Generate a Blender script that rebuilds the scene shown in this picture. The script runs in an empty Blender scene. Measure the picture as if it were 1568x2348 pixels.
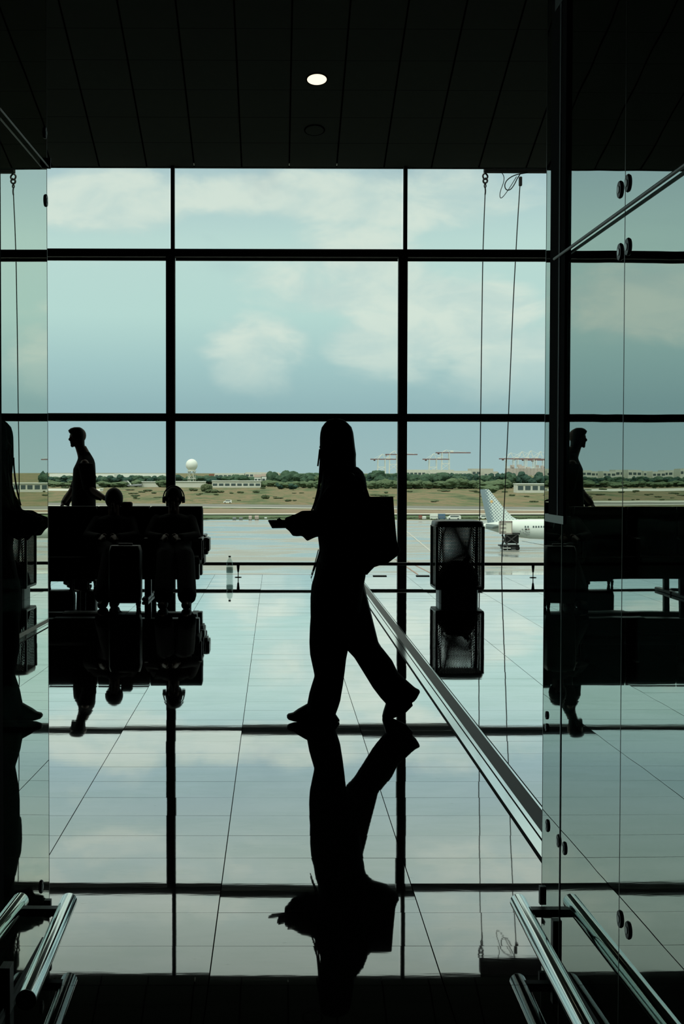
import bpy, bmesh, math, random
from mathutils import Vector, Matrix, noise
random.seed(7)
S = bpy.context.scene
ZA = Vector((0, 0, 1))
COL = S.collection
R = math.radians

# ------------------------------------------------------------------ camera
CAM_H = 1.347
PITCH, YAW, ROLL, PPX = R(1.683), R(0.35), 0.0015, 652.5
cam_d = bpy.data.cameras.new('camera')
cam = bpy.data.objects.new('camera', cam_d); COL.objects.link(cam)
cam.location = (0, 0, CAM_H)
cam.rotation_euler = (Matrix.Rotation(-YAW, 3, 'Z') @ Matrix.Rotation(R(90) - PITCH, 3, 'X') @ Matrix.Rotation(ROLL, 3, 'Z')).to_euler()
cam_d.shift_x = (784 - PPX) / 2348
cam_d.sensor_fit = 'VERTICAL'; cam_d.sensor_height = 36
FPX = 3200.0
cam_d.lens = FPX / 2348 * 36
cam_d.clip_start = 0.05; cam_d.clip_end = 30000
S.camera = cam
CM = cam.rotation_euler.to_matrix()
CO = Vector((0, 0, CAM_H))

def ray(px, py):
    v = CM @ Vector(((px - PPX) / FPX, -(py - 1174) / FPX, -1.0))
    return v / v.y
def at(px, py, d):                      # the point seen at a pixel, d metres into the hall
    return CO + ray(px, py) * d
def onz(px, py, z=0.0):                 # the point seen at a pixel on the level z
    v = ray(px, py)
    return CO + v * ((z - CAM_H) / v.z)

# ------------------------------------------------------------------ view / world
S.view_settings.view_transform = 'Standard'
S.view_settings.look = 'None'
S.view_settings.exposure = 0.0
S.view_settings.gamma = 1.0
S.view_settings.use_curve_mapping = False
S.cycles.max_bounces = 10
S.cycles.glossy_bounces = 6
S.cycles.transparent_max_bounces = 16
S.cycles.caustics_reflective = False

def srgb(r, g, b):
    f = lambda c: (c / 12.92 if c <= .04045 else ((c + .055) / 1.055) ** 2.4)
    return (f(r / 255), f(g / 255), f(b / 255), 1)

class NT:
    def __init__(s, t): s.t = t
    def n(s, typ, **k):
        nd = s.t.nodes.new(typ)
        for a, v in k.items(): setattr(nd, a, v)
        return nd
    def put(s, sock, v):
        if hasattr(v, 'links') or isinstance(v, bpy.types.NodeSocket): s.t.links.new(v, sock)
        else: sock.default_value = v
    def m(s, op, *a, clamp=False):
        nd = s.n('ShaderNodeMath', operation=op, use_clamp=clamp)
        for i, v in enumerate(a): s.put(nd.inputs[i], v)
        return nd.outputs[0]
    def vm(s, op, *a):
        nd = s.n('ShaderNodeVectorMath', operation=op)
        for i, v in enumerate(a): s.put(nd.inputs[i], v)
        return nd.outputs['Value'] if op in ('DISTANCE', 'DOT_PRODUCT', 'LENGTH') else nd.outputs[0]
    def noise(s, vec, scale, detail=4, rough=.5, dist=0):
        nd = s.n('ShaderNodeTexNoise'); s.put(nd.inputs['Vector'], vec)
        nd.inputs['Scale'].default_value = scale; nd.inputs['Detail'].default_value = detail
        nd.inputs['Roughness'].default_value = rough; nd.inputs['Distortion'].default_value = dist
        return nd.outputs[0]
    def mapr(s, v, a, b, c=0., d=1., smooth=True):
        nd = s.n('ShaderNodeMapRange'); nd.interpolation_type = 'SMOOTHSTEP' if smooth else 'LINEAR'
        s.put(nd.inputs[0], v)
        for i, x in enumerate((a, b, c, d)): nd.inputs[i + 1].default_value = x
        return nd.outputs[0]
    def ramp(s, v, stops):
        nd = s.n('ShaderNodeValToRGB'); s.put(nd.inputs[0], v)
        e = nd.color_ramp.elements
        while len(e) < len(stops): e.new(.5)
        for i, (p, c) in enumerate(stops): e[i].position = p; e[i].color = c
        return nd.outputs[0]
    def mix(s, f, a, b, mode='MIX'):
        nd = s.n('ShaderNodeMix', data_type='RGBA', blend_type=mode)
        s.put(nd.inputs[0], f); s.put(nd.inputs[6], a); s.put(nd.inputs[7], b)
        return nd.outputs[2]

W = bpy.data.worlds.new('overcast_sky'); S.world = W; W.use_nodes = True
W.node_tree.nodes.clear()
w = NT(W.node_tree)
tc = w.n('ShaderNodeTexCoord').outputs['Generated']
sep = w.n('ShaderNodeSeparateXYZ'); w.put(sep.inputs[0], tc)
zz = sep.outputs[2]
base = w.ramp(zz, [(0.0, srgb(158, 186, 187)), (.045, srgb(149, 182, 186)), (.075, srgb(164, 198, 198)),
                   (.11, srgb(184, 216, 210)), (.16, srgb(188, 217, 211)), (.205, srgb(170, 198, 202)), (.27, srgb(194, 213, 204)), (.42, srgb(206, 214, 200))])
stretch = w.vm('MULTIPLY', tc, (1.0, 1.0, 2.0))
cl = w.noise(stretch, 5.5, 7, .55, .6)
cl2 = w.noise(stretch, 17.0, 5, .6, .4)
dens = w.m('ADD', w.m('MULTIPLY', cl, .75), w.m('MULTIPLY', cl2, .25))
def blob(px, py, rx, ry):               # a cloud bank lying in one direction of the sky
    v = ray(px, py).normalized()
    dv = w.vm('SUBTRACT', tc, tuple(v))
    dv = w.vm('MULTIPLY', dv, (FPX / rx, FPX / rx, FPX / ry))
    return w.mapr(w.vm('LENGTH', dv), 0.15, 1.25, 1.0, 0.0)
bl = None
for b in [(1090, 720, 210, 130), (780, 640, 330, 150), (870, 780, 220, 110), (230, 460, 260, 75), (700, 450, 420, 70),
          (1230, 830, 220, 130), (1010, 450, 330, 90), (600, 790, 180, 120), (-300, 700, 300, 120), (300, 120, 700, 130), (1200, 60, 500, 150)]:
    o = blob(*b)
    bl = o if bl is None else w.m('MAXIMUM', bl, o)
dens = w.m('ADD', dens, w.m('MULTIPLY', w.m('SUBTRACT', bl, .45), .30))
up = w.mapr(zz, .03, .10)
mask = w.m('MULTIPLY', w.mapr(dens, .42, .60), up)
cloudc = w.mix(w.mapr(cl2, .35, .65), srgb(196, 216, 210), srgb(218, 229, 217))
skyc = w.mix(w.m('MULTIPLY', mask, .85), base, cloudc)
shade = w.m('MULTIPLY', w.mapr(w.noise(w.vm('ADD', stretch, (3.1, 1.7, .4)), 7.0, 6, .55, .8), .50, .72), w.m('MULTIPLY', w.mapr(zz, .10, .20), w.mapr(zz, .205, .26, 1.0, .25)))
skyc = w.mix(w.m('MULTIPLY', shade, .38), skyc, srgb(150, 176, 184))
bgn = w.n('ShaderNodeBackground'); w.put(bgn.inputs[0], skyc)
w.put(bgn.inputs[1], w.mapr(zz, .205, .50, 1.09, 2.0))      # the overcast is brighter overhead
w.put(w.n('ShaderNodeOutputWorld').inputs[0], bgn.outputs[0])

sun_d = bpy.data.lights.new('veiled_sun', 'SUN'); sun_d.energy = 1.5; sun_d.angle = R(25); sun_d.color = (1, .97, .9)
sun = bpy.data.objects.new('veiled_sun', sun_d); COL.objects.link(sun)
sun.rotation_euler = (R(38), 0, R(-35))

# ------------------------------------------------------------------ materials
MATS = {}
def mat(name, col, rough=.6, metal=0.0, spec=.5, var=.12, scale=8.0, emit=None):
    m = bpy.data.materials.new(name); m.use_nodes = True
    m.node_tree.nodes.clear(); t = NT(m.node_tree)
    p = t.n('ShaderNodeBsdfPrincipled')
    co = t.n('ShaderNodeTexCoord').outputs['Object']
    nz = t.noise(co, scale, 4)
    c = t.mix(nz, tuple(x * (1 - var) for x in col[:3]) + (1,), tuple(min(1, x * (1 + var)) for x in col[:3]) + (1,))
    t.put(p.inputs['Base Color'], c)
    p.inputs['Roughness'].default_value = rough; p.inputs['Metallic'].default_value = metal
    p.inputs['Specular IOR Level'].default_value = spec
    if emit:
        p.inputs['Emission Color'].default_value = emit[0]; p.inputs['Emission Strength'].default_value = emit[1]
    t.put(t.n('ShaderNodeOutputMaterial').inputs[0], p.outputs[0])
    MATS[name] = m
    return m
def g(v, a=1.0): return (v, v * 1.02, v * .98, 1)
M_BLACK = mat('black_fabric', g(.005), .9, spec=.1)
M_HAIR = mat('dark_hair', (.006, .005, .004, 1), .6, spec=.05, scale=60)
M_SKIN = mat('skin', (.09, .05, .035, 1), .6, spec=.2)
M_SHIRT = mat('dark_shirt', g(.006), .9, spec=.05)
M_DENIM = mat('dark_trousers', (.005, .0055, .007, 1), .9, spec=.05)
M_SHOE = mat('black_shoe', g(.006), .6, spec=.1)
M_FRAME = mat('window_frame_metal', (.020, .022, .020, 1), .6, spec=.25)
M_FRAMEL = mat('grey_window_bead', (.20, .22, .21, 1), .5)
M_SEAT = mat('black_seat_vinyl', g(.006), .6, spec=.06)
M_DARKM = mat('dark_metal', g(.02), .4, spec=.3)
M_STEEL = mat('polished_steel', (.62, .68, .66, 1), .07, 1.0, var=.05)
M_DARKR = mat('dull_rod_metal', (.16, .17, .165, 1), .45, .6, var=.05)
M_STEEL2 = mat('brushed_steel', (.35, .38, .37, 1), .35, 1.0, var=.08)
M_CEIL = mat('ceiling_panel', (.055, .062, .058, 1), .9, spec=.0, var=.05)
M_CEILB = mat('ceiling_void', g(.004), 1, spec=0)
M_WALL = mat('dark_wall', (.012, .014, .013, 1), .95, spec=0, var=.1, scale=1)
M_GROUT = mat('floor_joint', (.006, .007, .007, 1), .9, spec=0)
M_RUBBER = mat('rubber', g(.01), .8, spec=.1)
M_CASE = mat('suitcase_shell', g(.006), .5, spec=.1)
M_ROPE = mat('rope', (.03, .035, .03, 1), .9, spec=.1)
M_WHITE = mat('white_paint', (.72, .76, .70, 1), .5, var=.04)
M_OFFW = mat('offwhite_render', (.56, .58, .50, 1), .8, var=.1, scale=.2)
M_RED = mat('faded_red', (.20, .12, .12, 1), .7)
M_ORANGE = mat('orange_paint', (.26, .10, .06, 1), .7)
M_BLUE = mat('blue_container', (.07, .14, .22, 1), .6)
M_GLASSD = mat('dark_window_glass', (.06, .09, .09, 1), .2)
M_ROOFR = mat('tiled_roof', (.27, .22, .18, 1), .9)
M_GREY = mat('grey_panel', (.22, .24, .24, 1), .6)
M_TRUNK = mat('bark', (.06, .05, .035, 1), .9)
M_LAMP = mat('lamp_glow', (1, .85, .6, 1), .5, emit=((1, .88, .66, 1), 1.25))
M_PHONE = mat('phone_case', g(.01), .4, spec=.2)

def leaf(name, c1, c2, sc=.6):
    m = bpy.data.materials.new(name); m.use_nodes = True; m.node_tree.nodes.clear(); t = NT(m.node_tree)
    p = t.n('ShaderNodeBsdfPrincipled'); co = t.n('ShaderNodeTexCoord').outputs['Object']
    t.put(p.inputs['Base Color'], t.mix(t.mapr(t.noise(co, sc, 6, .7), .35, .65), c1, c2))
    p.inputs['Roughness'].default_value = .9; p.inputs['Specular IOR Level'].default_value = .05
    t.put(t.n('ShaderNodeOutputMaterial').inputs[0], p.outputs[0]); return m
M_LEAF = [leaf('dark_foliage', (.035, .07, .045, 1), (.075, .125, .08, 1)), leaf('pine_foliage', (.025, .055, .045, 1), (.05, .095, .07, 1)),
          leaf('olive_foliage', (.07, .11, .06, 1), (.12, .16, .09, 1))]
M_BUSH = leaf('scrub_foliage', (.05, .075, .04, 1), (.11, .13, .07, 1), 1.2)

def floor_mat():
    m = bpy.data.materials.new('polished_floor_tile'); m.use_nodes = True; m.node_tree.nodes.clear(); t = NT(m.node_tree)
    co = t.n('ShaderNodeTexCoord').outputs['Object']
    lw = t.n('ShaderNodeLayerWeight'); lw.inputs[0].default_value = .5
    bump = t.n('ShaderNodeBump'); bump.inputs['Strength'].default_value = 1.0; bump.inputs['Distance'].default_value = .00006
    nz = t.noise(t.vm('MULTIPLY', co, (1.2, 5.0, 1.0)), 2.2, 3, .55)
    t.put(bump.inputs['Height'], nz)
    dif = t.n('ShaderNodeBsdfDiffuse')
    speck = t.mapr(t.noise(co, 90, 3, .6), .60, .72)
    t.put(dif.inputs[0], t.mix(speck, (.022, .024, .022, 1), (.008, .008, .008, 1)))
    gl = t.n('ShaderNodeBsdfGlossy'); gl.inputs['Roughness'].default_value = .018
    stain = t.mapr(t.noise(t.vm('MULTIPLY', co, (1.0, 2.2, 1.0)), 1.6, 6, .65), .35, .75)
    fle = t.mapr(t.noise(t.vm('MULTIPLY', co, (1, 2, 1)), 26, 3, .7), .64, .74)
    c = t.mix(stain, (1.0, 1.0, 1.0, 1), (.90, .93, .91, 1))
    c = t.mix(t.m('MULTIPLY', fle, .25), c, (.45, .48, .46, 1))
    t.put(gl.inputs[0], c); t.put(gl.inputs['Normal'], bump.outputs[0])
    fac = t.ramp(lw.outputs['Facing'], [(.62, (.19,) * 3 + (1,)), (.67, (.32,) * 3 + (1,)), (.73, (.54,) * 3 + (1,)), (.78, (.70,) * 3 + (1,)), (.83, (.90,) * 3 + (1,)), (.90, (1,) * 4)])
    mx = t.n('ShaderNodeMixShader'); t.put(mx.inputs[0], fac); t.put(mx.inputs[1], dif.outputs[0]); t.put(mx.inputs[2], gl.outputs[0])
    t.put(t.n('ShaderNodeOutputMaterial').inputs[0], mx.outputs[0]); return m
M_FLOOR = floor_mat()

def glass_mat(name, refl, trans, facr, wav=.0, scale=2.0):
    m = bpy.data.materials.new(name); m.use_nodes = True; m.node_tree.nodes.clear(); t = NT(m.node_tree)
    gl = t.n('ShaderNodeBsdfGlossy'); gl.inputs['Roughness'].default_value = 0.0; gl.inputs[0].default_value = refl
    if wav:
        co = t.n('ShaderNodeTexCoord').outputs['Object']
        b = t.n('ShaderNodeBump'); b.inputs['Strength'].default_value = 1; b.inputs['Distance'].default_value = wav
        t.put(b.inputs['Height'], t.noise(co, scale, 2, .4)); t.put(gl.inputs['Normal'], b.outputs[0])
    tr = t.n('ShaderNodeBsdfTransparent'); tr.inputs[0].default_value = trans
    mx = t.n('ShaderNodeMixShader'); mx.inputs[0].default_value = facr
    t.put(mx.inputs[1], tr.outputs[0]); t.put(mx.inputs[2], gl.outputs[0])
    t.put(t.n('ShaderNodeOutputMaterial').inputs[0], mx.outputs[0]); return m
M_PANE = glass_mat('clear_window_glass', (.9, 1, .97, 1), (.975, .99, .985, 1), .035)
M_GLR = glass_mat('green_mirror_glass', (.56, .62, .585, 1), (.30, .38, .36, 1), .90, .0006, 1.6)
M_GLL = glass_mat('pale_mirror_glass', (.85, .88, .81, 1), (.30, .38, .36, 1), .92, .0003, 1.3)
M_GLF = glass_mat('tinted_clear_glass', (.5, .6, .55, 1), (.64, .76, .75, 1), .06)
M_EDGE = mat('green_glass_edge', (.012, .035, .028, 1), .3)
M_BOTTLE = glass_mat('clear_plastic', (.8, .9, .88, 1), (.80, .85, .84, 1), .10)

def mesh_mat():
    m = bpy.data.materials.new('perforated_steel'); m.use_nodes = True; m.node_tree.nodes.clear(); t = NT(m.node_tree)
    co = t.n('ShaderNodeTexCoord').outputs['Object']
    s3 = t.n('ShaderNodeSeparateXYZ'); t.put(s3.inputs[0], co)
    u = t.m('ADD', s3.outputs[0], s3.outputs[1])
    fx = t.m('ABSOLUTE', t.m('SUBTRACT', t.m('FRACT', t.m('MULTIPLY', t.m('ADD', u, t.m('MULTIPLY', s3.outputs[2], .5)), 75)), .5))
    fz = t.m('ABSOLUTE', t.m('SUBTRACT', t.m('FRACT', t.m('MULTIPLY', t.m('SUBTRACT', s3.outputs[2], t.m('MULTIPLY', u, .5)), 75)), .5))
    hole = t.m('MULTIPLY', t.m('LESS_THAN', fx, .25), t.m('LESS_THAN', fz, .25))
    d = t.n('ShaderNodeBsdfDiffuse'); d.inputs[0].default_value = (.015, .017, .016, 1)
    tr = t.n('ShaderNodeBsdfTransparent')
    mx = t.n('ShaderNodeMixShader'); t.put(mx.inputs[0], hole); t.put(mx.inputs[1], d.outputs[0]); t.put(mx.inputs[2], tr.outputs[0])
    t.put(t.n('ShaderNodeOutputMaterial').inputs[0], mx.outputs[0]); return m
M_PERF = mesh_mat()

def wet_mat():
    m = bpy.data.materials.new('wet_apron_concrete'); m.use_nodes = True; m.node_tree.nodes.clear(); t = NT(m.node_tree)
    co = t.n('ShaderNodeTexCoord').outputs['Object']
    st = t.noise(t.vm('MULTIPLY', co, (.025, .05, 1)), 1.0, 7, .6, .5)
    st2 = t.noise(t.vm('MULTIPLY', co, (.045, .11, 1)), 1.0, 6, .62, .3)
    wet = t.mapr(t.m('ADD', t.m('MULTIPLY', st, .5), t.m('MULTIPLY', st2, .5)), .45, .56)
    p = t.n('ShaderNodeBsdfPrincipled')
    t.put(p.inputs['Base Color'], t.mix(wet, (.225, .22, .185, 1), (.29, .335, .32, 1)))
    s3 = t.n('ShaderNodeSeparateXYZ'); t.put(s3.inputs[0], co)
    jx = t.m('LESS_THAN', t.m('ABSOLUTE', t.m('SUBTRACT', t.m('FRACT', t.m('DIVIDE', s3.outputs[0], 7.5)), .5)), .012)
    t.put(p.inputs['Roughness'], t.mapr(wet, 0, 1, .45, .07))
    p.inputs['Specular IOR Level'].default_value = 1.0
    b = t.n('ShaderNodeBump'); b.inputs['Strength'].default_value = .18; b.inputs['Distance'].default_value = .05
    t.put(b.inputs['Height'], st2); t.put(p.inputs['Normal'], b.outputs[0])
    t.put(t.n('ShaderNodeOutputMaterial').inputs[0], p.outputs[0]); return m
M_WET = wet_mat()
def ground_mat(name, stops, sx, sy, sc=1.0):
    m = bpy.data.materials.new(name); m.use_nodes = True; m.node_tree.nodes.clear(); t = NT(m.node_tree)
    co = t.n('ShaderNodeTexCoord').outputs['Object']
    p = t.n('ShaderNodeBsdfPrincipled'); p.inputs['Roughness'].default_value = .95; p.inputs['Specular IOR Level'].default_value = .05
    t.put(p.inputs['Base Color'], t.ramp(t.noise(t.vm('MULTIPLY', co, (sx, sy, 1)), sc, 9, .72, .3), stops))
    t.put(t.n('ShaderNodeOutputMaterial').inputs[0], p.outputs[0]); return m
M_FIELD = ground_mat('dry_field', [(.36, (.06, .085, .045, 1)), (.45, (.12, .14, .07, 1)), (.50, (.165, .15, .085, 1)), (.56, (.215, .165, .10, 1)), (.62, (.10, .12, .06, 1))], .05, .008)
M_GREEN = ground_mat('green_verge', [(.35, (.06, .10, .05, 1)), (.65, (.12, .16, .09, 1))], .1, .1)
M_BROWN = ground_mat('bare_brown_earth', [(.35, (.20, .16, .11, 1)), (.65, (.28, .22, .16, 1))], .05, .05)
M_ASPH = ground_mat('taxiway_asphalt', [(.3, (.15, .155, .14, 1)), (.7, (.22, .22, .19, 1))], .03, .03)
M_PALE = ground_mat('pale_concrete', [(.3, (.42, .42, .36, 1)), (.7, (.55, .55, .48, 1))], .05, .05)

# ------------------------------------------------------------------ object helpers
def link(name, me, m, parent=None, smooth=False):
    o = bpy.data.objects.new(name, me); COL.objects.link(o)
    if m: me.materials.append(m)
    if smooth:
        for p in me.polygons: p.use_smooth = len(p.vertices) <= 4
    if parent:
        o.parent = parent
        o.matrix_parent_inverse = parent.matrix_basis.inverted()
    return o
def obj(name, bm, m, parent=None, smooth=False):
    bmesh.ops.recalc_face_normals(bm, faces=bm.faces)
    me = bpy.data.meshes.new(name); bm.to_mesh(me); bm.free()
    return link(name, me, m, parent, smooth)
def empty(name, loc=(0, 0, 0)):
    o = bpy.data.objects.new(name, None); COL.objects.link(o); o.location = loc; o.empty_display_size = .2
    return o
def tag(o, label, cat, group=None, kind=None):
    o['label'] = label; o['category'] = cat
    if group: o['group'] = group
    if kind: o['kind'] = kind
    return o
def struct(o, label=None, cat=None):
    o['kind'] = 'structure'
    if label: o['label'] = label
    if cat: o['category'] = cat
    return o
def B(): return bmesh.new()
def box(bm, c, s, rot=None):
    mx = Matrix.Translation(c)
    if rot is not None: mx = mx @ rot.to_4x4()
    mx = mx @ Matrix.Diagonal((s[0], s[1], s[2], 1))
    bmesh.ops.create_cube(bm, size=1, matrix=mx); return bm
def rbox(bm, c, s, r=.01, seg=2, rot=None):
    b2 = bmesh.new(); box(b2, (0, 0, 0), s)
    bmesh.ops.bevel(b2, geom=b2.edges[:], offset=r, segments=seg, affect='EDGES', profile=.5)
    mx = Matrix.Translation(c)
    if rot is not None: mx = mx @ rot.to_4x4()
    b2.transform(mx)
    me = bpy.data.meshes.new('tmp'); b2.to_mesh(me); b2.free(); bm.from_mesh(me); bpy.data.meshes.remove(me); return bm
def cyl(bm, a, b, r0, r1=None, seg=16):
    a, b = Vector(a), Vector(b); r1 = r0 if r1 is None else r1
    v = b - a
    q = v.to_track_quat('Z', 'Y').to_matrix().to_4x4()
    bmesh.ops.create_cone(bm, cap_ends=True, segments=seg, radius1=r0, radius2=r1, depth=v.length,
                          matrix=Matrix.Translation((a + b) / 2) @ q); return bm
def sph(bm, c, r, s=(1, 1, 1), sub=2):
    bmesh.ops.create_icosphere(bm, subdivisions=sub, radius=r, matrix=Matrix.Translation(c) @ Matrix.Diagonal((*s, 1))); return bm
def cap(bm, pts, rad, seg=12):          # chain of tapered limbs with round joints
    for i in range(len(pts) - 1): cyl(bm, pts[i], pts[i + 1], rad[i], rad[i + 1], seg)
    for p, r in zip(pts, rad): sph(bm, p, r * .99)
    return bm
def rings(bm, rs, n=24, power=2.0, closed=True):
    """rs: (centre, half vector u, half vector v) sections skinned into one closed body"""
    prev = None; first = None
    for (c, u, v) in rs:
        vs = []
        for k in range(n):
            a = 2 * math.pi * k / n; ca, sa = math.cos(a), math.sin(a)
            f = (abs(ca) ** power + abs(sa) ** power) ** (-1 / power)
            vs.append(bm.verts.new(c + u * (ca * f) + v * (sa * f)))
        if prev:
            for k in range(n): bm.faces.new((prev[k], prev[(k + 1) % n], vs[(k + 1) % n], vs[k]))
        else: first = vs
        prev = vs
    if closed: bm.faces.new(first[::-1]); bm.faces.new(prev)
    return bm
def sec(xl, yl, xr, yr, d, ry):          # section between two outline points, ry deep
    a, b = at(xl, yl, d), at(xr, yr, d)
    return ((a + b) / 2, (b - a) / 2, Vector((0, ry, 0)))
def row(y, xl, xr, d, ry): return sec(xl, y, xr, y, d, ry)
def remesh(name, bm, voxel, m, parent=None, smooth_it=4):
    bmesh.ops.recalc_face_normals(bm, faces=bm.faces)
    me = bpy.data.meshes.new('tmp'); bm.to_mesh(me); bm.free()
    o = bpy.data.objects.new('tmp', me); COL.objects.link(o)
    r = o.modifiers.new('r', 'REMESH'); r.mode = 'VOXEL'; r.voxel_size = voxel
    s = o.modifiers.new('s', 'SMOOTH'); s.iterations = smooth_it; s.factor = .5
    dg = bpy.context.evaluated_depsgraph_get()
    me2 = bpy.data.meshes.new_from_object(o.evaluated_get(dg)); me2.name = name
    bpy.data.objects.remove(o); bpy.data.meshes.remove(me)
    me2.materials.clear()
    return link(name, me2, m, parent, True)
def tube(name, pts, r, m, parent=None, seg=8, closed=False):
    cu = bpy.data.curves.new('tmp', 'CURVE'); cu.dimensions = '3D'; cu.bevel_depth = r; cu.bevel_resolution = 3
    sp = cu.splines.new('NURBS'); sp.points.add(len(pts) - 1)
    for p, q in zip(sp.points, pts): p.co = (*q, 1)
    sp.order_u = 3 if len(pts) > 2 else 2; sp.use_endpoint_u = True; cu.use_fill_caps = True; cu.resolution_u = 6
    o = bpy.data.objects.new('tmp', cu); COL.objects.link(o)
    dg = bpy.context.evaluated_depsgraph_get()
    me = bpy.data.meshes.new_from_object(o.evaluated_get(dg)); me.name = name
    bpy.data.objects.remove(o); bpy.data.curves.remove(cu); me.materials.clear()
    return link(name, me, m, parent, True)
def lathe(bm, c, prof, seg=32, axis='Z'):
    pv = None
    for r, z in prof:
        vs = []
        for k in range(seg):
            a = 2 * math.pi * k / seg
            p = Vector((r * math.cos(a), r * math.sin(a), z)) if axis == 'Z' else Vector((z, r * math.cos(a), r * math.sin(a)))
            vs.append(bm.verts.new(Vector(c) + p))
        if pv:
            for k in range(seg): bm.faces.new((pv[k], pv[(k + 1) % seg], vs[(k + 1) % seg], vs[k]))
        else: bm.faces.new(vs[::-1])
        pv = vs
    bm.faces.new(pv); return bm
def dup(o, loc=None, rz=None, sc=None):
    c = o.copy(); COL.objects.link(c)
    for ch in list(o.children):
        k = ch.copy(); COL.objects.link(k); k.parent = c
    if loc is not None: c.location = loc
    if rz is not None: c.rotation_euler.z = rz
    if sc is not None: c.scale = sc
    return c

# ================================================================== SETTING
DW = 18.1                                # window wall
X0, X1 = -10.37, 10.63
HZ = 1080
MX = at(391.5, 1200, DW).x               # centre of one mullion; the others follow every 3 m
MUL = [MX + 3.0 * k for k in range(-3, 5)]
X0, X1 = MUL[0], MUL[-1]
ZC = at(663, 383, DW).z                  # ceiling height at the glass

# floor of separate tiles, each a hair out of level
bm = B()
tw = .6176; xg = -.176
nx0 = math.floor((X0 - xg) / tw); nx1 = math.ceil((X1 - xg) / tw)
for i in range(nx0, nx1):
    for j in range(-7, 43):
        xa = max(X0, xg + i * tw); xb = min(X1, xg + (i + 1) * tw)
        ya = 5.42 + .30 * j; yb = ya + .30
        if ya > DW: continue
        yb = min(yb, DW)
        tx, ty = random.gauss(0, .0006), random.gauss(0, .0009)
        cx, cy = (xa + xb) / 2, (ya + yb) / 2
        vs = [bm.verts.new((x, y, (x - cx) * tx + (y - cy) * ty)) for x, y in
              ((xa + .0016, ya + .0012), (xb - .0016, ya + .0012), (xb - .0016, yb - .0012), (xa + .0016, yb - .0012))]
        bm.faces.new(vs)
floor = struct(obj('floor', bm, M_FLOOR), 'polished pale stone floor tiles reflecting the big window', 'floor')
me = floor.data
bm = B(); box(bm, ((X0 + X1) / 2, 7.6, -.155), (X1 - X0, 21.2, .30)); obj('floor_slab', bm, M_GROUT, floor)
bm = B(); box(bm, ((X0 + X1) / 2, .1, -.002), (X1 - X0, 6.4, .003)); obj('floor_mat', bm, M_GROUT, floor)

# sloping ceiling of panels
SL = .30
YC2 = 12.2
zc = lambda y: ZC + SL * (DW - y)
bm = B(); cw = .611; cx0 = at(663, 375, DW - .05).x
for i in range(-17, 18):
    for j in range(0, 10):
        ya = DW - .575 * j; yb = ya - .575
        xa = cx0 + i * cw; xb = xa + cw
        if xb < X0 or xa > X1: continue
        q = [(xa + .010, ya - .003), (xb - .010, ya - .003), (xb - .010, yb + .003), (xa + .010, yb + .003)]
        bm.faces.new([bm.verts.new((x, y, zc(y))) for x, y in q][::-1])
ceil = struct(obj('ceiling', bm, M_CEIL), 'dark sloping ceiling of long narrow panels', 'ceiling')
bm = B()
v = [bm.verts.new((x, y, z)) for x, y, z in ((X0, DW + .1, zc(DW + .1) + .03), (X1, DW + .1, zc(DW + .1) + .03), (X1, YC2, zc(YC2) + .03), (X0, YC2, zc(YC2) + .03), (X1, -3, zc(YC2) + .03), (X0, -3, zc(YC2) + .03))]
bm.faces.new((v[0], v[1], v[2], v[3])); bm.faces.new((v[3], v[2], v[4], v[5]))
obj('ceiling_board', bm, M_CEILB, ceil)
bm = B()
for i in range(-4, 5):                   # small bright clips at the foot of the panel joints
    p = Vector((cx0 + i * cw, DW - .07, zc(DW - .07)))
    if i in (-2, 0, 1): box(bm, p + Vector((0, 0, -.004)), (.011, .055, .006), Matrix.Rotation(-math.atan(SL), 3, 'X'))
obj('joint_clips', bm, M_WHITE, ceil)

def wall(name, c, s, m=M_WALL): return struct(obj(name, box(B(), c, s), m))
wall('wall_left', (X0 - .15, 7.6, 4), (.3, 21.6, 8.6))
wall('wall_right', (X1 + .15, 7.6, 4), (.3, 21.6, 8.6))
wall('wall_back', (.1, -3.1, 4), (X1 - X0 + .6, .3, 8.6))
wall('wall_front', (.1, DW + .17, -7.7), (X1 - X0 + .6, .3, 15.1), M_GREY)
wall('wall_top', (.1, DW + .03, ZC + .5), (X1 - X0 + .6, .05, 1.0))

# window wall: 3 m bays, two transoms, deep mullions
za1 = at(640, 572, DW).z; za0 = at(640, 590, DW).z
zb1 = at(640, 948.5, DW).z; zb0 = at(640, 966, DW).z
for k, mx in enumerate(MUL):
    if k in (0, len(MUL) - 1): continue
    w_low = 20.5 / 176.7
    bm = box(B(), (mx, DW + .02, za0 / 2), (w_low, .12, za0))
    t_ = obj('trim_%d' % k, bm, M_FRAME)
    bm = box(B(), (mx + .028, DW + .02, (za0 + ZC) / 2), (.048, .10, ZC - za0)); obj('upper_post', bm, M_FRAME, t_)
    struct(t_, 'dark upright window mullion', 'mullion')
for k in range(len(MUL) - 1):
    xa, xb = MUL[k], MUL[k + 1]; cx = (xa + xb) / 2; wd = xb - xa
    bm = B()
    box(bm, (cx, DW + .03, (za0 + za1) / 2), (wd, .14, za1 - za0))
    box(bm, (cx, DW + .03, (zb0 + zb1) / 2), (wd, .14, zb1 - zb0))
    wn = struct(obj('window_%d' % (k + 1), bm, M_FRAME), 'tall three-part window bay in dark frame', 'window')
    bm = B(); box(bm, (cx, DW + .085, za0 - .018), (wd - .12, .02, .036)); obj('bead', bm, M_FRAMEL, wn)
    for zlo, zhi in ((.012, zb0), (zb1, za0), (za1, ZC)):
        bm = box(B(), (cx, DW + .06, (zlo + zhi) / 2), (wd - .03, .008, zhi - zlo)); obj('pane', bm, M_PANE, wn)

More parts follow.
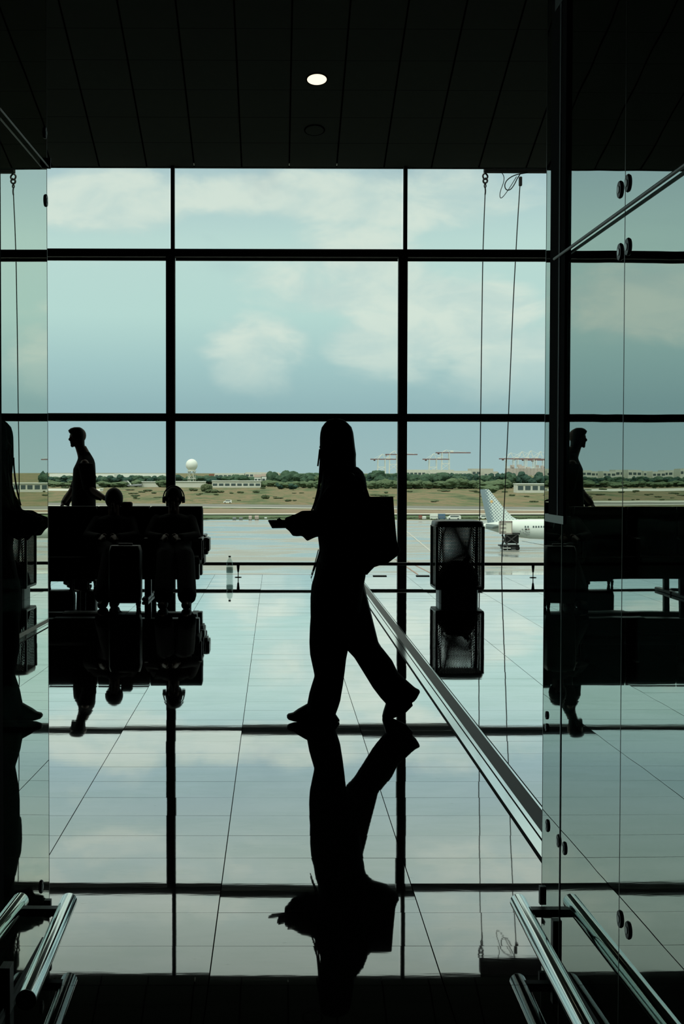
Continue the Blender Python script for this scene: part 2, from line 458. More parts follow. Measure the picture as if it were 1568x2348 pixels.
# metal joint strip across the floor
jt = empty('trim_20', (1.0, 10, 0)); struct(jt, 'long metal expansion joint running across the floor to the window', 'floor joint')
def strip(xa, xb, h, m, name): return obj(name, box(B(), ((xa + xb) / 2, 10.3, h / 2), (xb - xa, 15.4, h)), m, jt)
M_STRIPG = mat('grey_joint_rubber', (.085, .09, .085, 1), .55, spec=.5)
M_ALU = mat('joint_aluminium', (.80, .86, .83, 1), .10, 1.0, var=.04)
strip(.916, .926, .003, M_RUBBER, 'seal'); strip(.926, .966, .004, M_ALU, 'metal_strip'); strip(.966, .973, .003, M_RUBBER, 'seal')
strip(.973, .990, .0045, M_ALU, 'metal_strip'); strip(.990, 1.055, .0035, M_STRIPG, 'rubber_insert')
strip(1.055, 1.064, .0045, M_ALU, 'metal_strip'); strip(1.064, 1.071, .003, M_RUBBER, 'seal')

# low rail by the glass
RD = onz(784, 1324).y
zr = at(784, 1293, RD).z
gr = empty('guard_rail', (0, RD, 0)); tag(gr, 'low dark rail on slim posts running along the foot of the window', 'rail')
obj('rail', cyl(B(), (X0 + .2, RD, zr), (X1 - .2, RD, zr), .021), M_DARKM, gr, True)
px0 = at(546, 1300, RD).x; step = at(1222, 1300, RD).x - px0
for k in range(-2, 4):
    x = px0 + k * step
    if not X0 + .3 < x < X1 - .3: continue
    bm = B(); lathe(bm, (x, RD, 0), [(.043, 0), (.043, .006), (.006, .009), (.006, .062), (.012, .075), (.019, .135), (.020, zr)], 16)
    obj('post', bm, M_DARKM, gr, True)
for a, b in ((855, 886), (954, 984)):
    p, q = onz(a, 1321), onz(b, 1321)
    tag(obj('floor_grille', box(B(), ((p.x + q.x) / 2, p.y, .004), (q.x - p.x, .10, .008)), M_RUBBER),
        'short dark floor grille at the glass, %s the mullion behind the woman' % ('left of' if a < 900 else 'right of'), 'grille', 'floor grilles at the window')

# recessed ceiling lights
def downlight(px, py, on, label):
    v = ray(px, py); d = (ZC + SL * DW - CAM_H) / (v.z + SL); p = CO + v * d
    rot = Matrix.Rotation(-math.atan(SL), 4, 'X')
    e = empty('ceiling_light', p); e.rotation_euler = (-math.atan(SL), 0, 0); bpy.context.view_layer.update()
    def part(nm, bm, m):
        bm.transform(Matrix.Translation(p) @ rot); return obj(nm, bm, m, e, True)
    bm = B(); lathe(bm, (0, 0, 0), [(.128, -.006), (.128, .004), (.112, .004), (.112, -.006)], 40)
    part('bezel', bm, M_CEILB)
    bm = B(); bmesh.ops.create_circle(bm, cap_ends=True, segments=40, radius=.112, matrix=Matrix.Translation((0, 0, -.008)))
    part('lens', bm, M_LAMP if on else M_CEIL)
    tag(e, label, 'ceiling light')
    if on:
        l = bpy.data.lights.new('spot', 'SPOT'); l.energy = 4; l.spot_size = R(70); l.color = (1, .85, .62); l.shadow_soft_size = .1
        lo = bpy.data.objects.new('spot', l); COL.objects.link(lo); lo.parent = e; lo.location = (0, 0, -.03)
downlight(726.5, 181, True, 'single lit round downlight glowing warm in the dark ceiling')
downlight(721, 298, False, 'unlit round downlight in the dark ceiling nearest the window')

# ================================================================== GLASS VESTIBULE
def glass_wall(side):
    if side == 'R':
        ex = .77; d0 = 4.0; s = -.0112; m = M_GLR; seams = (3.135,); dn = 1.2
    else:
        ex = -.660; d0 = 4.04; s = .018; m = M_GLL; seams = (3.33,); dn = 1.2
    ds = [d0] + list(seams) + [dn]
    X = lambda y: ex + (y - d0) * s
    out = []
    for i in range(len(ds) - 1):
        ya, yb = ds[i], ds[i + 1] + .004
        bm = B(); t = .006; sg = 1 if side == 'R' else -1
        q = []
        for z in (.02, 3.1):
            for (yy, off) in ((ya, 0), (yb, 0), (yb, t), (ya, t)):
                q.append(bm.verts.new((X(yy) + sg * off, yy, z)))
        for f in ((0, 1, 2, 3), (7, 6, 5, 4), (0, 4, 5, 1), (1, 5, 6, 2), (2, 6, 7, 3), (3, 7, 4, 0)): bm.faces.new([q[j] for j in f])
        o = obj('glass_wall', bm, m)
        e = obj('glass_edge', box(B(), (X(ya) + sg * t / 2, ya + .001, 1.56), (t + .001, .003, 3.08)), M_EDGE, o)
        out.append(o)
    return out, X
GR, XR = glass_wall('R'); GL, XL = glass_wall('L')
tag(GR[0], 'far glass wall panel on the right with green tint, mirroring the hall', 'glass panel', 'tinted glass wall panels')
tag(GR[1], 'near glass wall panel at the right border with green tint, mirroring the hall', 'glass panel', 'tinted glass wall panels')
tag(GL[0], 'tall narrow glass panel on the left mirroring the walking woman', 'glass panel')
tag(GL[1], 'glass panel at the extreme left border nearest the viewer', 'glass panel')

# round glass fittings
def fitting(side, px, py, label, w=.0, r=None):
    Xf = XR if side == 'R' else XL
    v = ray(px, py)
    d = (Xf(3.5) - 0) / v.x
    for _ in range(3): d = Xf(d) / v.x
    p = CO + v * d; sg = -1 if side == 'R' else 1
    r = r or .021
    bm = B(); cyl(bm, p, p + Vector((sg * .004, 0, 0)), r, r * .9, 24)
    o = obj('glass_fitting', bm, M_DARKM, None, False)
    obj('screw_head', cyl(B(), p + Vector((sg * .004, 0, 0)), p + Vector((sg * .0055, 0, 0)), r * .4, r * .4, 12), M_STEEL2, o)
    tag(o, label, 'glass fitting', 'round clamps on the glass walls')
fitting('L', 105, 460, 'black oval clamp on the left glass edge seen against the cloudy sky', r=.0185)
fitting('L', 103, 305, 'black clamp high on the left glass edge against the dark ceiling', r=.017)
fitting('L', 94.5, 2033, 'black oval clamp low on the left glass above the steel tube', r=.0195)
for px, py, lb in ((1422, 435, 'top left clamp of the four high on the right glass seam'), (1440, 420, 'top right clamp of the four high on the right glass seam'),
                   (1422, 578, 'left clamp of the pair beside the upper transom reflection on the right glass'), (1440, 566, 'right clamp of the pair beside the upper transom reflection on the right glass'),
                   (1255.5, 1893, 'dark clamp low at the free edge of the right glass beside the floor joint'),
                   (1281, 1928, 'left clamp of the pair low on the right glass near its free edge'), (1294.5, 1945, 'right clamp of the pair low on the right glass near its free edge'),
                   (1422, 2107, 'left clamp of the lowest pair on the right glass seam'), (1440.5, 2133, 'right clamp of the lowest pair on the right glass seam'),
                   (1254, 1640, 'upper small clamp at mid height on the free edge of the right glass'), (1254, 1668, 'lower small clamp at mid height on the free edge of the right glass')):
    fitting('R', px, py, lb, r=.012 if px == 1254 else (.0205 if px > 1400 else .0185))

# upright door post on the right glass
d_far, d_near = 3.905, 3.715
dp = (d_far + d_near) / 2
zt, zb = 2.68, at(1280, 1198, dp).z
def slab(nm, da, db, z0, z1, t0, t1, m, parent=None):      # flat profile standing off the glass
    bm = B(); q = []
    for z in (z0, z1):
        for yy, off in ((da, t0), (db, t0), (db, t1), (da, t1)): q.append(bm.verts.new((XR(yy) - off, yy, z)))
    for f in ((0, 1, 2, 3), (7, 6, 5, 4), (0, 4, 5, 1), (1, 5, 6, 2), (2, 6, 7, 3), (3, 7, 4, 0)): bm.faces.new([q[j] for j in f])
    return obj(nm, bm, m, parent)
post = slab('door_post', d_near, d_far, zb, zt, .0005, .008, M_BLACK)
tag(post, 'tall dark metal door post hanging against the right glass', 'door post')
slab('end_collar', d_near - .01, d_far + .04, at(1280, 1199, dp).z, at(1280, 1181, dp).z, .0005, .010, M_STEEL2, post)
slab('top_collar', d_near - .005, d_far - .05, at(1280, 14, dp).z, at(1280, -12, dp).z, .0005, .010, M_STEEL2, post)
slab('seam_highlight', 3.775, 3.79, zb, zt, .008, .0095, M_GREY, post)  # grey strip colours in the thin highlight along the glass edge
tag(slab('glass_seam', 3.757, 3.763, .02, zb, .0004, .002, M_EDGE), 'dark vertical seam line on the right glass under the door post', 'seam')
# clear leaf between the glass edge and the post
fa, fb = at(1250.5, 1000, 3.99), at(1267, 1000, 3.99)

# left border post
p = at(1.0, 1200, 3.32)
tag(obj('edge_post', box(B(), (p.x, 3.30, 1.35), (.006, .05, 2.1)), M_BLACK), 'thin dark upright profile at the left border of the glass', 'post')

# tie rods running back along the glass
ra = at(1302, 594, 3.84)
rod = tag(obj('tie_rod', cyl(B(), (XR(3.84) - .010, 3.84, ra.z), (XR(1.3) - .010, 1.3, ra.z + .0), .0042, .0042), M_DARKR, None, True), 'grey metal rod slanting up to the right from the door post', 'rod')
la = at(110, 384, 4.02)
rod2 = tag(obj('tie_rod', cyl(B(), (XL(4.03) + .010, 4.03, la.z), (XL(1.3) + .010, 1.3, la.z), .0022), M_DARKM, None, True), 'thin dark rod slanting along the top of the left glass', 'rod')
obj('rod_bracket', box(B(), (XL(4.03) + .006, 4.02, la.z + .012), (.018, .006, .030)), M_DARKM, rod2)

# polished floor tubes with feet
def floor_tube(pa, pb, za, label):
    """far end pixel, near pixel, axis height"""
    a = onz(pa[0], pa[1], za); b = onz(pb[0], pb[1], za)
    dirv = (b - a).normalized()
    e = empty('steel_tube_rail', (a.x, a.y, 0)); tag(e, label, 'tube rail', 'polished tubes along the glass walls')
    r = .0235
    sd = dirv.cross(ZA).normalized(); ud = sd.cross(dirv)
    bm = B(); rings(bm, [(a + (b - a) * (k / 12), sd * r, ud * r) for k in range(13)], 64, 2.0, closed=False); obj('tube', bm, M_STEEL, e, True)
    bm = B(); cyl(bm, a - dirv * .003, a, r * .98, r * .99, 40); obj('end_disc', bm, M_STEEL2, e)
    bm = B(); cyl(bm, b, b + dirv * .004, r * 1.03, r * 1.03, 40); obj('end_ring', bm, M_DARKM, e)
    bm = B(); cyl(bm, b + dirv * .004, b + dirv * .007, r * .85, r * .85, 40); obj('end_disc', bm, M_STEEL2, e)
    return e, a, b
ZT = .115
eR, a, b = floor_tube((1188, 2068), (1385, 2440), ZT, 'long polished steel tube low along the right glass wall')
y = a.y - .06
obj('bracket', box(B(), ((a.x + XR(y)) / 2 + .02, y, ZT - .01), (abs(XR(y) - a.x) + .03, .03, .022)), M_DARKM, eR)
obj('foot', box(B(), (XR(3.80) - .004, 3.80, ZT / 2), (.016, .03, ZT)), M_DARKM, eR)
tag(obj('corner_clamp', box(B(), (XR(3.99) - .003, 3.99, at(1246, 2052, 3.99).z), (.012, .02, .052)), M_DARKM), 'black clamp at the bottom corner of the right glass', 'clamp')
eL, a, b = floor_tube((158, 2066), (60, 2292), ZT, 'short polished steel tube with visible end low along the left glass wall')
y = a.y - .06
obj('bracket', box(B(), ((a.x + XL(y)) / 2 - .02, y, ZT - .01), (abs(XL(y) - a.x) + .03, .03, .022)), M_DARKM, eL)
obj('foot', box(B(), (XL(3.5) + .004, 3.45, ZT / 2), (.016, .05, ZT)), M_DARKM, eL)
tag(obj('corner_clamp', box(B(), (XL(4.02) + .003, 4.02, at(107, 2082, 4.02).z), (.012, .02, .05)), M_DARKM), 'black clamp at the bottom corner of the left glass', 'clamp')
# floor track under the glass
tag(obj('floor_track', box(B(), (XR(2.7) + .004, 2.6, .008), (.014, 2.7, .016), Matrix.Rotation(.0112, 3, 'Z')), M_DARKM), 'black channel holding the right glass at the floor', 'track')
tag(obj('floor_track', box(B(), (XL(2.7) - .004, 2.6, .008), (.014, 2.7, .016), Matrix.Rotation(-.018, 3, 'Z')), M_DARKM), 'black channel holding the left glass at the floor', 'track')

# ================================================================== PEOPLE
def head(bm, c, r, face, up=Vector((0, 0, 1))):
    """face: unit vector the face looks at; r: half height"""
    f = face.normalized(); s = f.cross(up).normalized()
    def P(a, b, z): return c + f * (a * r) + s * (b * r) + up * (z * r)
    M = Matrix((f, s, up)).transposed().to_4x4()
    bmesh.ops.create_icosphere(bm, subdivisions=3, radius=r, matrix=Matrix.Translation(P(-.05, 0, .18)) @ M @ Matrix.Diagonal((.83, .68, .82, 1)))
    bmesh.ops.create_icosphere(bm, subdivisions=3, radius=r, matrix=Matrix.Translation(P(.12, 0, -.28)) @ M @ Matrix.Diagonal((.60, .53, .66, 1)))
    sph(bm, P(.58, 0, -.78), r * .20)                                  # chin
    cyl(bm, P(.70, 0, .10), P(.93, 0, -.22), r * .07, r * .14, 10); sph(bm, P(.88, 0, -.22), r * .13)   # nose
    for k in (-1, 1):
        sph(bm, P(.62, .26 * k, .02), r * .15)                          # eyes / lids
        sph(bm, P(.70, .24 * k, .16), r * .10, (1, 1, .6))              # brow
        bmesh.ops.create_icosphere(bm, subdivisions=2, radius=r, matrix=Matrix.Translation(P(-.08, .68 * k, -.08)) @ M @ Matrix.Diagonal((.14, .06, .24, 1)))
    sph(bm, P(.70, 0, -.46), r * .15, (1, 1.0, .5)); sph(bm, P(.69, 0, -.58), r * .13, (1, 1, .5))    # lips
def hand(bm, wrist, fwd, side, palm, L=.175, curl=.5):
    """fwd to the fingers, side to the thumb, palm the way the palm faces"""
    fwd, side, palm = fwd.normalized(), side.normalized(), palm.normalized()
    pc = wrist + fwd * (L * .27)
    M = Matrix((fwd, side, palm)).transposed().to_4x4()
    bmesh.ops.create_icosphere(bm, subdivisions=3, radius=1, matrix=Matrix.Translation(pc) @ M @ Matrix.Diagonal((L * .31, L * .235, L * .09, 1)))
    for k, ln in ((-1.5, .36), (-.5, .43), (.5, .47), (1.5, .42)):
        b0 = wrist + fwd * (L * .50) + side * (k * L * .115)
        p = [b0]; a = curl * .5
        for s_ in (.42, .33, .25):
            p.append(p[-1] + (fwd * math.cos(a) + palm * math.sin(a)) * (L * ln * s_)); a += curl
        cap(bm, p, [L * .052, L * .047, L * .043, L * .036], 10)
    t0 = wrist + fwd * (L * .16) + side * (L * .16)
    t1 = t0 + (fwd * .55 + side * .8) .normalized() * (L * .2)
    t2 = t1 + (fwd * .9 + side * .25 + palm * .3).normalized() * (L * .17)
    t3 = t2 + (fwd * .9 - side * .1 + palm * .5).normalized() * (L * .13)
    cap(bm, [t0, t1, t2, t3], [L * .07, L * .062, L * .053, L * .042], 10)

# ---------------- woman walking with a phone
WD = 7.50
YA = Vector((0, 1, 0)); XA = Vector((1, 0, 0))
bm = B()
hc = at(772.5, 1010, WD)
head(bm, hc, .096, Vector((-1, .05, -.22)), ZA)
rings(bm, [row(1040, 752, 795, WD, .05), row(1070, 752, 800, WD, .055), row(1092, 745, 820, WD, .12), row(1105, 742, 830, WD, .17),
           row(1150, 738, 832, WD, .155), row(1210, 742, 830, WD, .13), row(1260, 738, 832, WD, .16), row(1320, 732, 832, WD, .165)], 24)
# arms under the sleeves
def arm(sh, el, wr): cap(bm, [sh, el, wr], [.042, .034, .022])
shN, elN, wrN = at(800, 1100, 7.33), at(742, 1200, 7.31), at(693, 1204, 7.40)
shF, elF, wrF = at(795, 1100, 7.67), at(740, 1198, 7.69), at(693, 1204, 7.57)
arm(shN, elN, wrN); arm(shF, elF, wrF)
hand(bm, wrN, Vector((-1, .35, .03)), Vector((.15, -1, .35)), Vector((0, .45, 1)), .155, .3)
hand(bm, wrF, Vector((-1, -.35, .03)), Vector((.15, 1, .35)), Vector((0, -.45, 1)), .155, .3)
# legs
cap(bm, [at(768, 1330, 7.44), at(755, 1480, 7.43), at(752, 1622, 7.45)], [.075, .05, .036])
cap(bm, [at(800, 1330, 7.57), at(848, 1480, 7.57), at(925, 1597, 7.57)], [.075, .05, .036])
cap(bm, [at(752, 1625, 7.45), at(745, 1645, 7.45), at(680, 1645, 7.44)], [.034, .030, .020])
cap(bm, [at(925, 1600, 7.57), at(915, 1617, 7.57), at(886, 1640, 7.57)], [.032, .028, .018])
woman = remesh('person', bm, .0062, M_SKIN, None, 2)
tag(woman, 'woman walking left in loose black clothes, looking down at a phone', 'person')
# trousers
bm = B()
def secs(lst, d, ry, power=2.0, n=28):
    rings(bm, [sec(a, b, c, e, dd if dd else d, r) for (a, b, c, e, dd, r) in lst], n, power)
hips = [(727, 1285, 838, 1285, 7.5, .165), (724, 1300, 840, 1300, 7.5, .175), (721, 1318, 838, 1322, 7.5, .18), (714, 1342, 834, 1342, 7.5, .185),
        (711.5, 1370, 831, 1370, 7.5, .18), (711.5, 1400, 826, 1402, 7.5, .17), (712, 1425, 815, 1425, 7.5, .12)]
secs(hips, 7.5, .18)
front = [(712, 1380, 800, 1380, 7.46, .11), (712, 1412, 802, 1412, 7.45, .115), (710, 1440, 804, 1440, 7.44, .115), (709, 1474, 802, 1474, 7.43, .11),
         (710.5, 1500, 797, 1495, 7.43, .105), (713, 1512, 793.5, 1512, 7.43, .102), (718, 1535, 791, 1535, 7.44, .10), (721, 1550, 789, 1550, 7.44, .10),
         (714, 1572, 786, 1572, 7.45, .105), (709, 1589, 783, 1589, 7.45, .11), (706, 1605, 780.5, 1605, 7.45, .115), (703, 1620, 776, 1620, 7.45, .12), (697, 1636, 770, 1636, 7.45, .122), (697, 1646, 769, 1644, 7.45, .12)]
secs(front, 7.45, .1)
back = [(745, 1370, 832, 1360, 7.55, .11), (772, 1420, 824, 1400, 7.56, .115), (786, 1460, 838, 1438, 7.57, .115), (795, 1490, 855, 1466, 7.57, .112), (812, 1508, 876, 1485, 7.57, .108),
        (833, 1542, 899, 1514, 7.57, .105), (854.5, 1577, 912, 1541, 7.57, .108), (872, 1600, 935, 1562, 7.57, .115), (884, 1613, 952, 1577, 7.57, .12), (888, 1620, 964, 1583, 7.57, .12), (893, 1628, 955, 1600, 7.57, .11)]
secs(back, 7.57, .1)
remesh('trousers', bm, .0075, M_DENIM, woman, 2)
# blouse with wide sleeves
bm = B()
rings(bm, [row(1064, 765, 800, WD, .055), row(1072, 748, 822, WD, .085), row(1082, 742, 832, WD, .145), row(1098, 738, 838.5, WD, .195), row(1115, 736, 841, WD, .205),
           row(1140, 731, 842, WD, .20), row(1180, 729, 845, WD, .19), row(1225, 728, 846, WD, .185), row(1257, 732, 844, WD, .19), row(1285, 729, 845, WD, .195), row(1305, 726, 843, WD, .20)], 32)
for d, sg in ((7.35, 1), (7.65, -1)):
    rings(bm, [sec(778, 1092, 838, 1100, d + .03 * sg, .06), sec(748, 1120, 832, 1150, d, .085), sec(727, 1150, 800, 1210, d, .085), sec(722, 1169, 745, 1228, d, .08), sec(711, 1170.5, 723, 1232, d + .02 * sg, .072),
               sec(704, 1170.5, 704, 1241, d + .03 * sg, .068), sec(692, 1171, 693, 1229, d + .04 * sg, .06), sec(681, 1177, 681, 1230, d + .05 * sg, .055),
               sec(670.5, 1181, 671, 1229, d + .06 * sg, .05), sec(661, 1184.5, 662, 1217, d + .065 * sg, .045), sec(653, 1187, 654, 1211, d + .07 * sg, .036)], 24)
bl = remesh('blouse', bm, .0075, M_BLACK, woman, 1)
for k, (a, b_) in enumerate((((730, 1260), (714, 1318)), ((733, 1262), (718, 1310)), ((735, 1265), (713, 1326)))):
    tube('drawstring', [at(*a, 7.36), at((a[0] + b_[0]) / 2 + 1, (a[1] + b_[1]) / 2, 7.35), at(*b_, 7.35)], .0025, M_BLACK, bl)
# hair: long, open towards the face
def hair_shell(name, rows, d, opening, m, parent, n=30, power=2.4, thick=.014, fdir=-1):
    bm = B(); prev = None
    for (y, xl, xr, ry) in rows:
        c, u, v = row(y, xl, xr, d, ry)
        vs = []
        for k in range(n + 1):
            a = opening + (2 * math.pi - 2 * opening) * k / n       # angle from the face direction
            ca, sa = math.cos(a) * fdir, math.sin(a)
            f = (abs(ca) ** power + abs(sa) ** power) ** (-1 / power)
            vs.append(bm.verts.new(c + u * (ca * f) + v * (sa * f)))
        if prev:
            for k in range(n): bm.faces.new((prev[k], prev[k + 1], vs[k + 1], vs[k]))
        else: bm.faces.new(vs)
        prev = vs
    bmesh.ops.recalc_face_normals(bm, faces=bm.faces)
    me = bpy.data.meshes.new(name); bm.to_mesh(me); bm.free()
    o = link(name, me, m, parent, True)
    s = o.modifiers.new('s', 'SOLIDIFY'); s.thickness = thick; s.offset = -1 if False else 0
    return o
hr = [(963, 762, 778, .018), (966, 751, 787, .04), (972, 743.5, 794.5, .062), (981, 736, 803, .080), (992, 733, 806.5, .090), (1003, 731.8, 808, .095), (1025, 731.4, 810.5, .097),
      (1042, 731, 813, .098), (1054, 731, 812.5, .100), (1068, 733, 813, .102), (1090, 735, 815, .105), (1115, 734, 812, .108), (1140, 727, 805, .11), (1160, 719, 796, .11), (1172, 716, 788, .105)]
ha = hair_shell('hair', hr, WD, .62, M_HAIR, woman, power=2.6)
for (pts, d_) in (([(733, 1030), (731, 1050), (728.5, 1069)], 7.44), ([(735, 1035), (734, 1060), (734, 1080)], 7.42), ([(812, 1035), (814.5, 1045), (811, 1056)], 7.46),
                  ([(740, 1060), (734, 1120), (722, 1160)], 7.36), ([(742, 1060), (732, 1130), (714, 1172)], 7.38), ([(734, 1060), (733, 1100), (726, 1145)], 7.40), ([(736, 1050), (735, 1110), (719, 1160)], 7.60)):
    tube('hair_strand', [at(x, y_, d_) for x, y_ in pts], .0045, M_HAIR, ha)
# shoes
def shoe(lst, d, nm='shoe'):
    bm = B(); rings(bm, [sec(a, b, c, e, d, r) for (a, b, c, e, r) in lst], 20, 2.6)
    return obj(nm, bm, M_SHOE, woman, True)
shoe([(657.5, 1640, 658, 1646, .018), (661, 1636.5, 662, 1650, .034), (672, 1634, 674, 1653.5, .044), (683, 1626, 685, 1655, .048), (704, 1614, 705, 1655.5, .046), (735, 1612, 736, 1655.5, .038),
      (764, 1632, 764, 1655.5, .036), (770, 1638, 770, 1655.5, .034), (778, 1650, 778, 1654, .02)], 7.46)
shoe([(876.5, 1641, 877, 1648, .018), (879, 1631, 882, 1651, .036), (885, 1612, 893, 1650, .044), (900, 1600, 910, 1643, .044), (922, 1592, 931, 1633, .036), (938, 1592, 946, 1618, .028)], 7.57)
# tote bag on her shoulder
bm = B()
bs = [(1139, 838, 901, .045), (1141, 838, 901.5, .050), (1160, 836, 902.5, .055), (1182, 834, 904, .058), (1215, 832, 907, .062), (1241, 832, 909.5, .064), (1252, 832, 914, .062), (1258, 832, 917.5, .060),
      (1266, 832, 915, .058), (1274, 832, 911, .055), (1282, 833, 901, .050), (1290, 834, 890, .044), (1300, 836, 858, .036), (1308, 836, 850, .03), (1317, 837, 842, .02)]
rings(bm, [row(y_, a, b_, 7.40, r_) for (y_, a, b_, r_) in bs], 28, 3.2)
bag = obj('tote_bag', bm, M_BLACK, None, True); tag(bag, 'large black tote bag hanging behind the walking woman from her shoulder', 'bag')
for d_ in (7.35, 7.45):
    tube('handle', [at(846, 1146, d_), at(838, 1112, 7.34 + (d_ - 7.35) * .6), at(812, 1087, 7.33 + (d_ - 7.35) * .4), at(800, 1100, 7.30), at(826, 1128, 7.31), at(860, 1150, d_)], .007, M_BLACK, bag)
# phone
bm = B()
a0, a1 = at(617.5, 1194, 7.44), at(654, 1194, 7.44)
lv = (a1 - a0); wv = at(628, 1211, 7.42) - at(617.5, 1194, 7.48)
c = at(641, 1201.5, 7.487)
ex_ = Vector((1, .37, 0)).normalized(); ey_ = (wv - ex_ * wv.dot(ex_) * .4).normalized(); ez_ = ex_.cross(ey_).normalized(); ey_ = ez_.cross(ex_)
rot = Matrix((ex_, ey_, ez_)).transposed()
rbox(bm, c + ex_ * .02, (.150, .075, .010), .004, 2, rot)
ph = obj('phone', bm, M_PHONE); tag(ph, 'dark mobile phone held out flat in the walking woman\'s hands', 'phone')
obj('screen', box(B(), c + ex_ * .02 + ez_ * .0056, (.140, .066, .0008), rot), M_GLASSD, ph)

# ---------------- man standing behind the seats
MD = 16.7
bm = B()
head(bm, at(178, 1003, MD), .122, Vector((-1, -.75, -.02)))
rings(bm, [row(1022, 171, 197, MD, .06), row(1040, 176.5, 207, MD, .062), row(1055, 180, 212, MD, .1), row(1070, 172, 216, MD, .17), row(1110, 170, 217, MD, .165), row(1160, 170, 218, MD, .15), row(1200, 170, 218, MD, .16), row(1225, 175, 215, MD, .15)], 24)
cap(bm, [at(194, 1063, 16.52), at(205, 1120, 16.40), at(241, 1143, 16.2)], [.052, .042, .030])
cap(bm, [at(192, 1063, 16.88), at(168, 1120, 16.95), at(146, 1152, 16.8)], [.052, .042, .030])
hand(bm, at(241, 1143, 16.2), Vector((1, -.2, -.2)), Vector((0, -1, .2)), Vector((0, -.2, -1)), .19, .35)
hand(bm, at(146, 1152, 16.8), Vector((-.4, -.3, -1)), Vector((0, -1, .2)), Vector((1, 0, 0)), .19, .5)
for d_, dx in ((16.6, 4), (16.82, -4)):
    cap(bm, [at(194 + dx, 1210, d_), at(192 + dx, 1275, d_), at(193 + dx, 1329, d_)], [.085, .058, .045])
    cap(bm, [at(193 + dx, 1331, d_), at(180 + dx, 1333, d_), at(160 + dx, 1334, d_)], [.042, .036, .026])
man = remesh('person', bm, .009, M_SKIN, None, 2); tag(man, 'man standing with short swept hair behind the black seats, looking left', 'person')
bm = B()
rings(bm, [row(1036, 178, 205, MD, .06), row(1044, 179, 210, MD, .08), row(1053, 178.5, 215, MD, .15), row(1062, 175, 217.5, MD, .2), row(1075, 168.5, 218.5, MD, .215), row(1100, 166.5, 219.5, MD, .20),
           row(1122, 165.5, 219.5, MD, .185), row(1140, 164, 219, MD, .18), row(1180, 165, 220, MD, .18), row(1205, 166, 220, MD, .185)], 28)
rings(bm, [sec(178, 1062, 214, 1062, 16.5, .06), sec(184, 1095, 220.5, 1092, 16.45, .055), sec(190, 1122, 220, 1112, 16.40, .05), sec(208, 1140, 222, 1130, 16.36, .042), sec(222, 1146, 226, 1131, 16.3, .036), sec(232, 1149, 236, 1134, 16.24, .032)], 20)
rings(bm, [sec(176, 1062, 210, 1062, 16.9, .06), sec(166, 1100, 195, 1104, 16.95, .055), sec(158, 1122, 180, 1128, 16.95, .05), sec(146, 1138, 166, 1146, 16.9, .045), sec(139.5, 1150, 160, 1156, 16.85, .04), sec(139, 1156, 160, 1162, 16.8, .036)], 20)
remesh('shirt', bm, .010, M_SHIRT, man, 2)
bm = B()
rings(bm, [row(1198, 167, 219, MD, .18), row(1225, 166, 221, MD, .185), row(1240, 168, 220, MD, .17)], 24)
for d_, dx in ((16.6, 4), (16.82, -4)):
    rings(bm, [row(1215, 172 + dx, 214 + dx, d_, .10), row(1275, 178 + dx, 208 + dx, d_, .085), row(1328, 180 + dx, 206 + dx, d_, .075)], 20)
remesh('trousers', bm, .011, M_DENIM, man, 2)
bm = B()
rings(bm, [row(979.5, 170, 183, MD, .04), row(982, 162, 188, MD, .07), row(987, 156.5, 191.5, MD, .085), row(992, 158.5, 193, MD, .09), row(997, 163, 193.5, MD, .092), row(1006, 170, 193.5, MD, .092), row(1018, 177, 193.5, MD, .085), row(1028, 182, 195, MD, .07)], 24, 2.3)
obj('hair', bm, M_HAIR, man, True)
for d_, dx in ((16.6, 4), (16.82, -4)):
    bm = B(); rings(bm, [sec(150 + dx, 1331, 150 + dx, 1337.5, d_, .03), sec(158 + dx, 1328, 158 + dx, 1338.5, d_, .05), sec(180 + dx, 1322, 180 + dx, 1338.5, d_, .045), sec(200 + dx, 1324, 200 + dx, 1338.5, d_, .042), sec(206 + dx, 1330, 206 + dx, 1337, d_, .03)], 16, 2.6)
    obj('shoe', bm, M_SHOE, man, True)

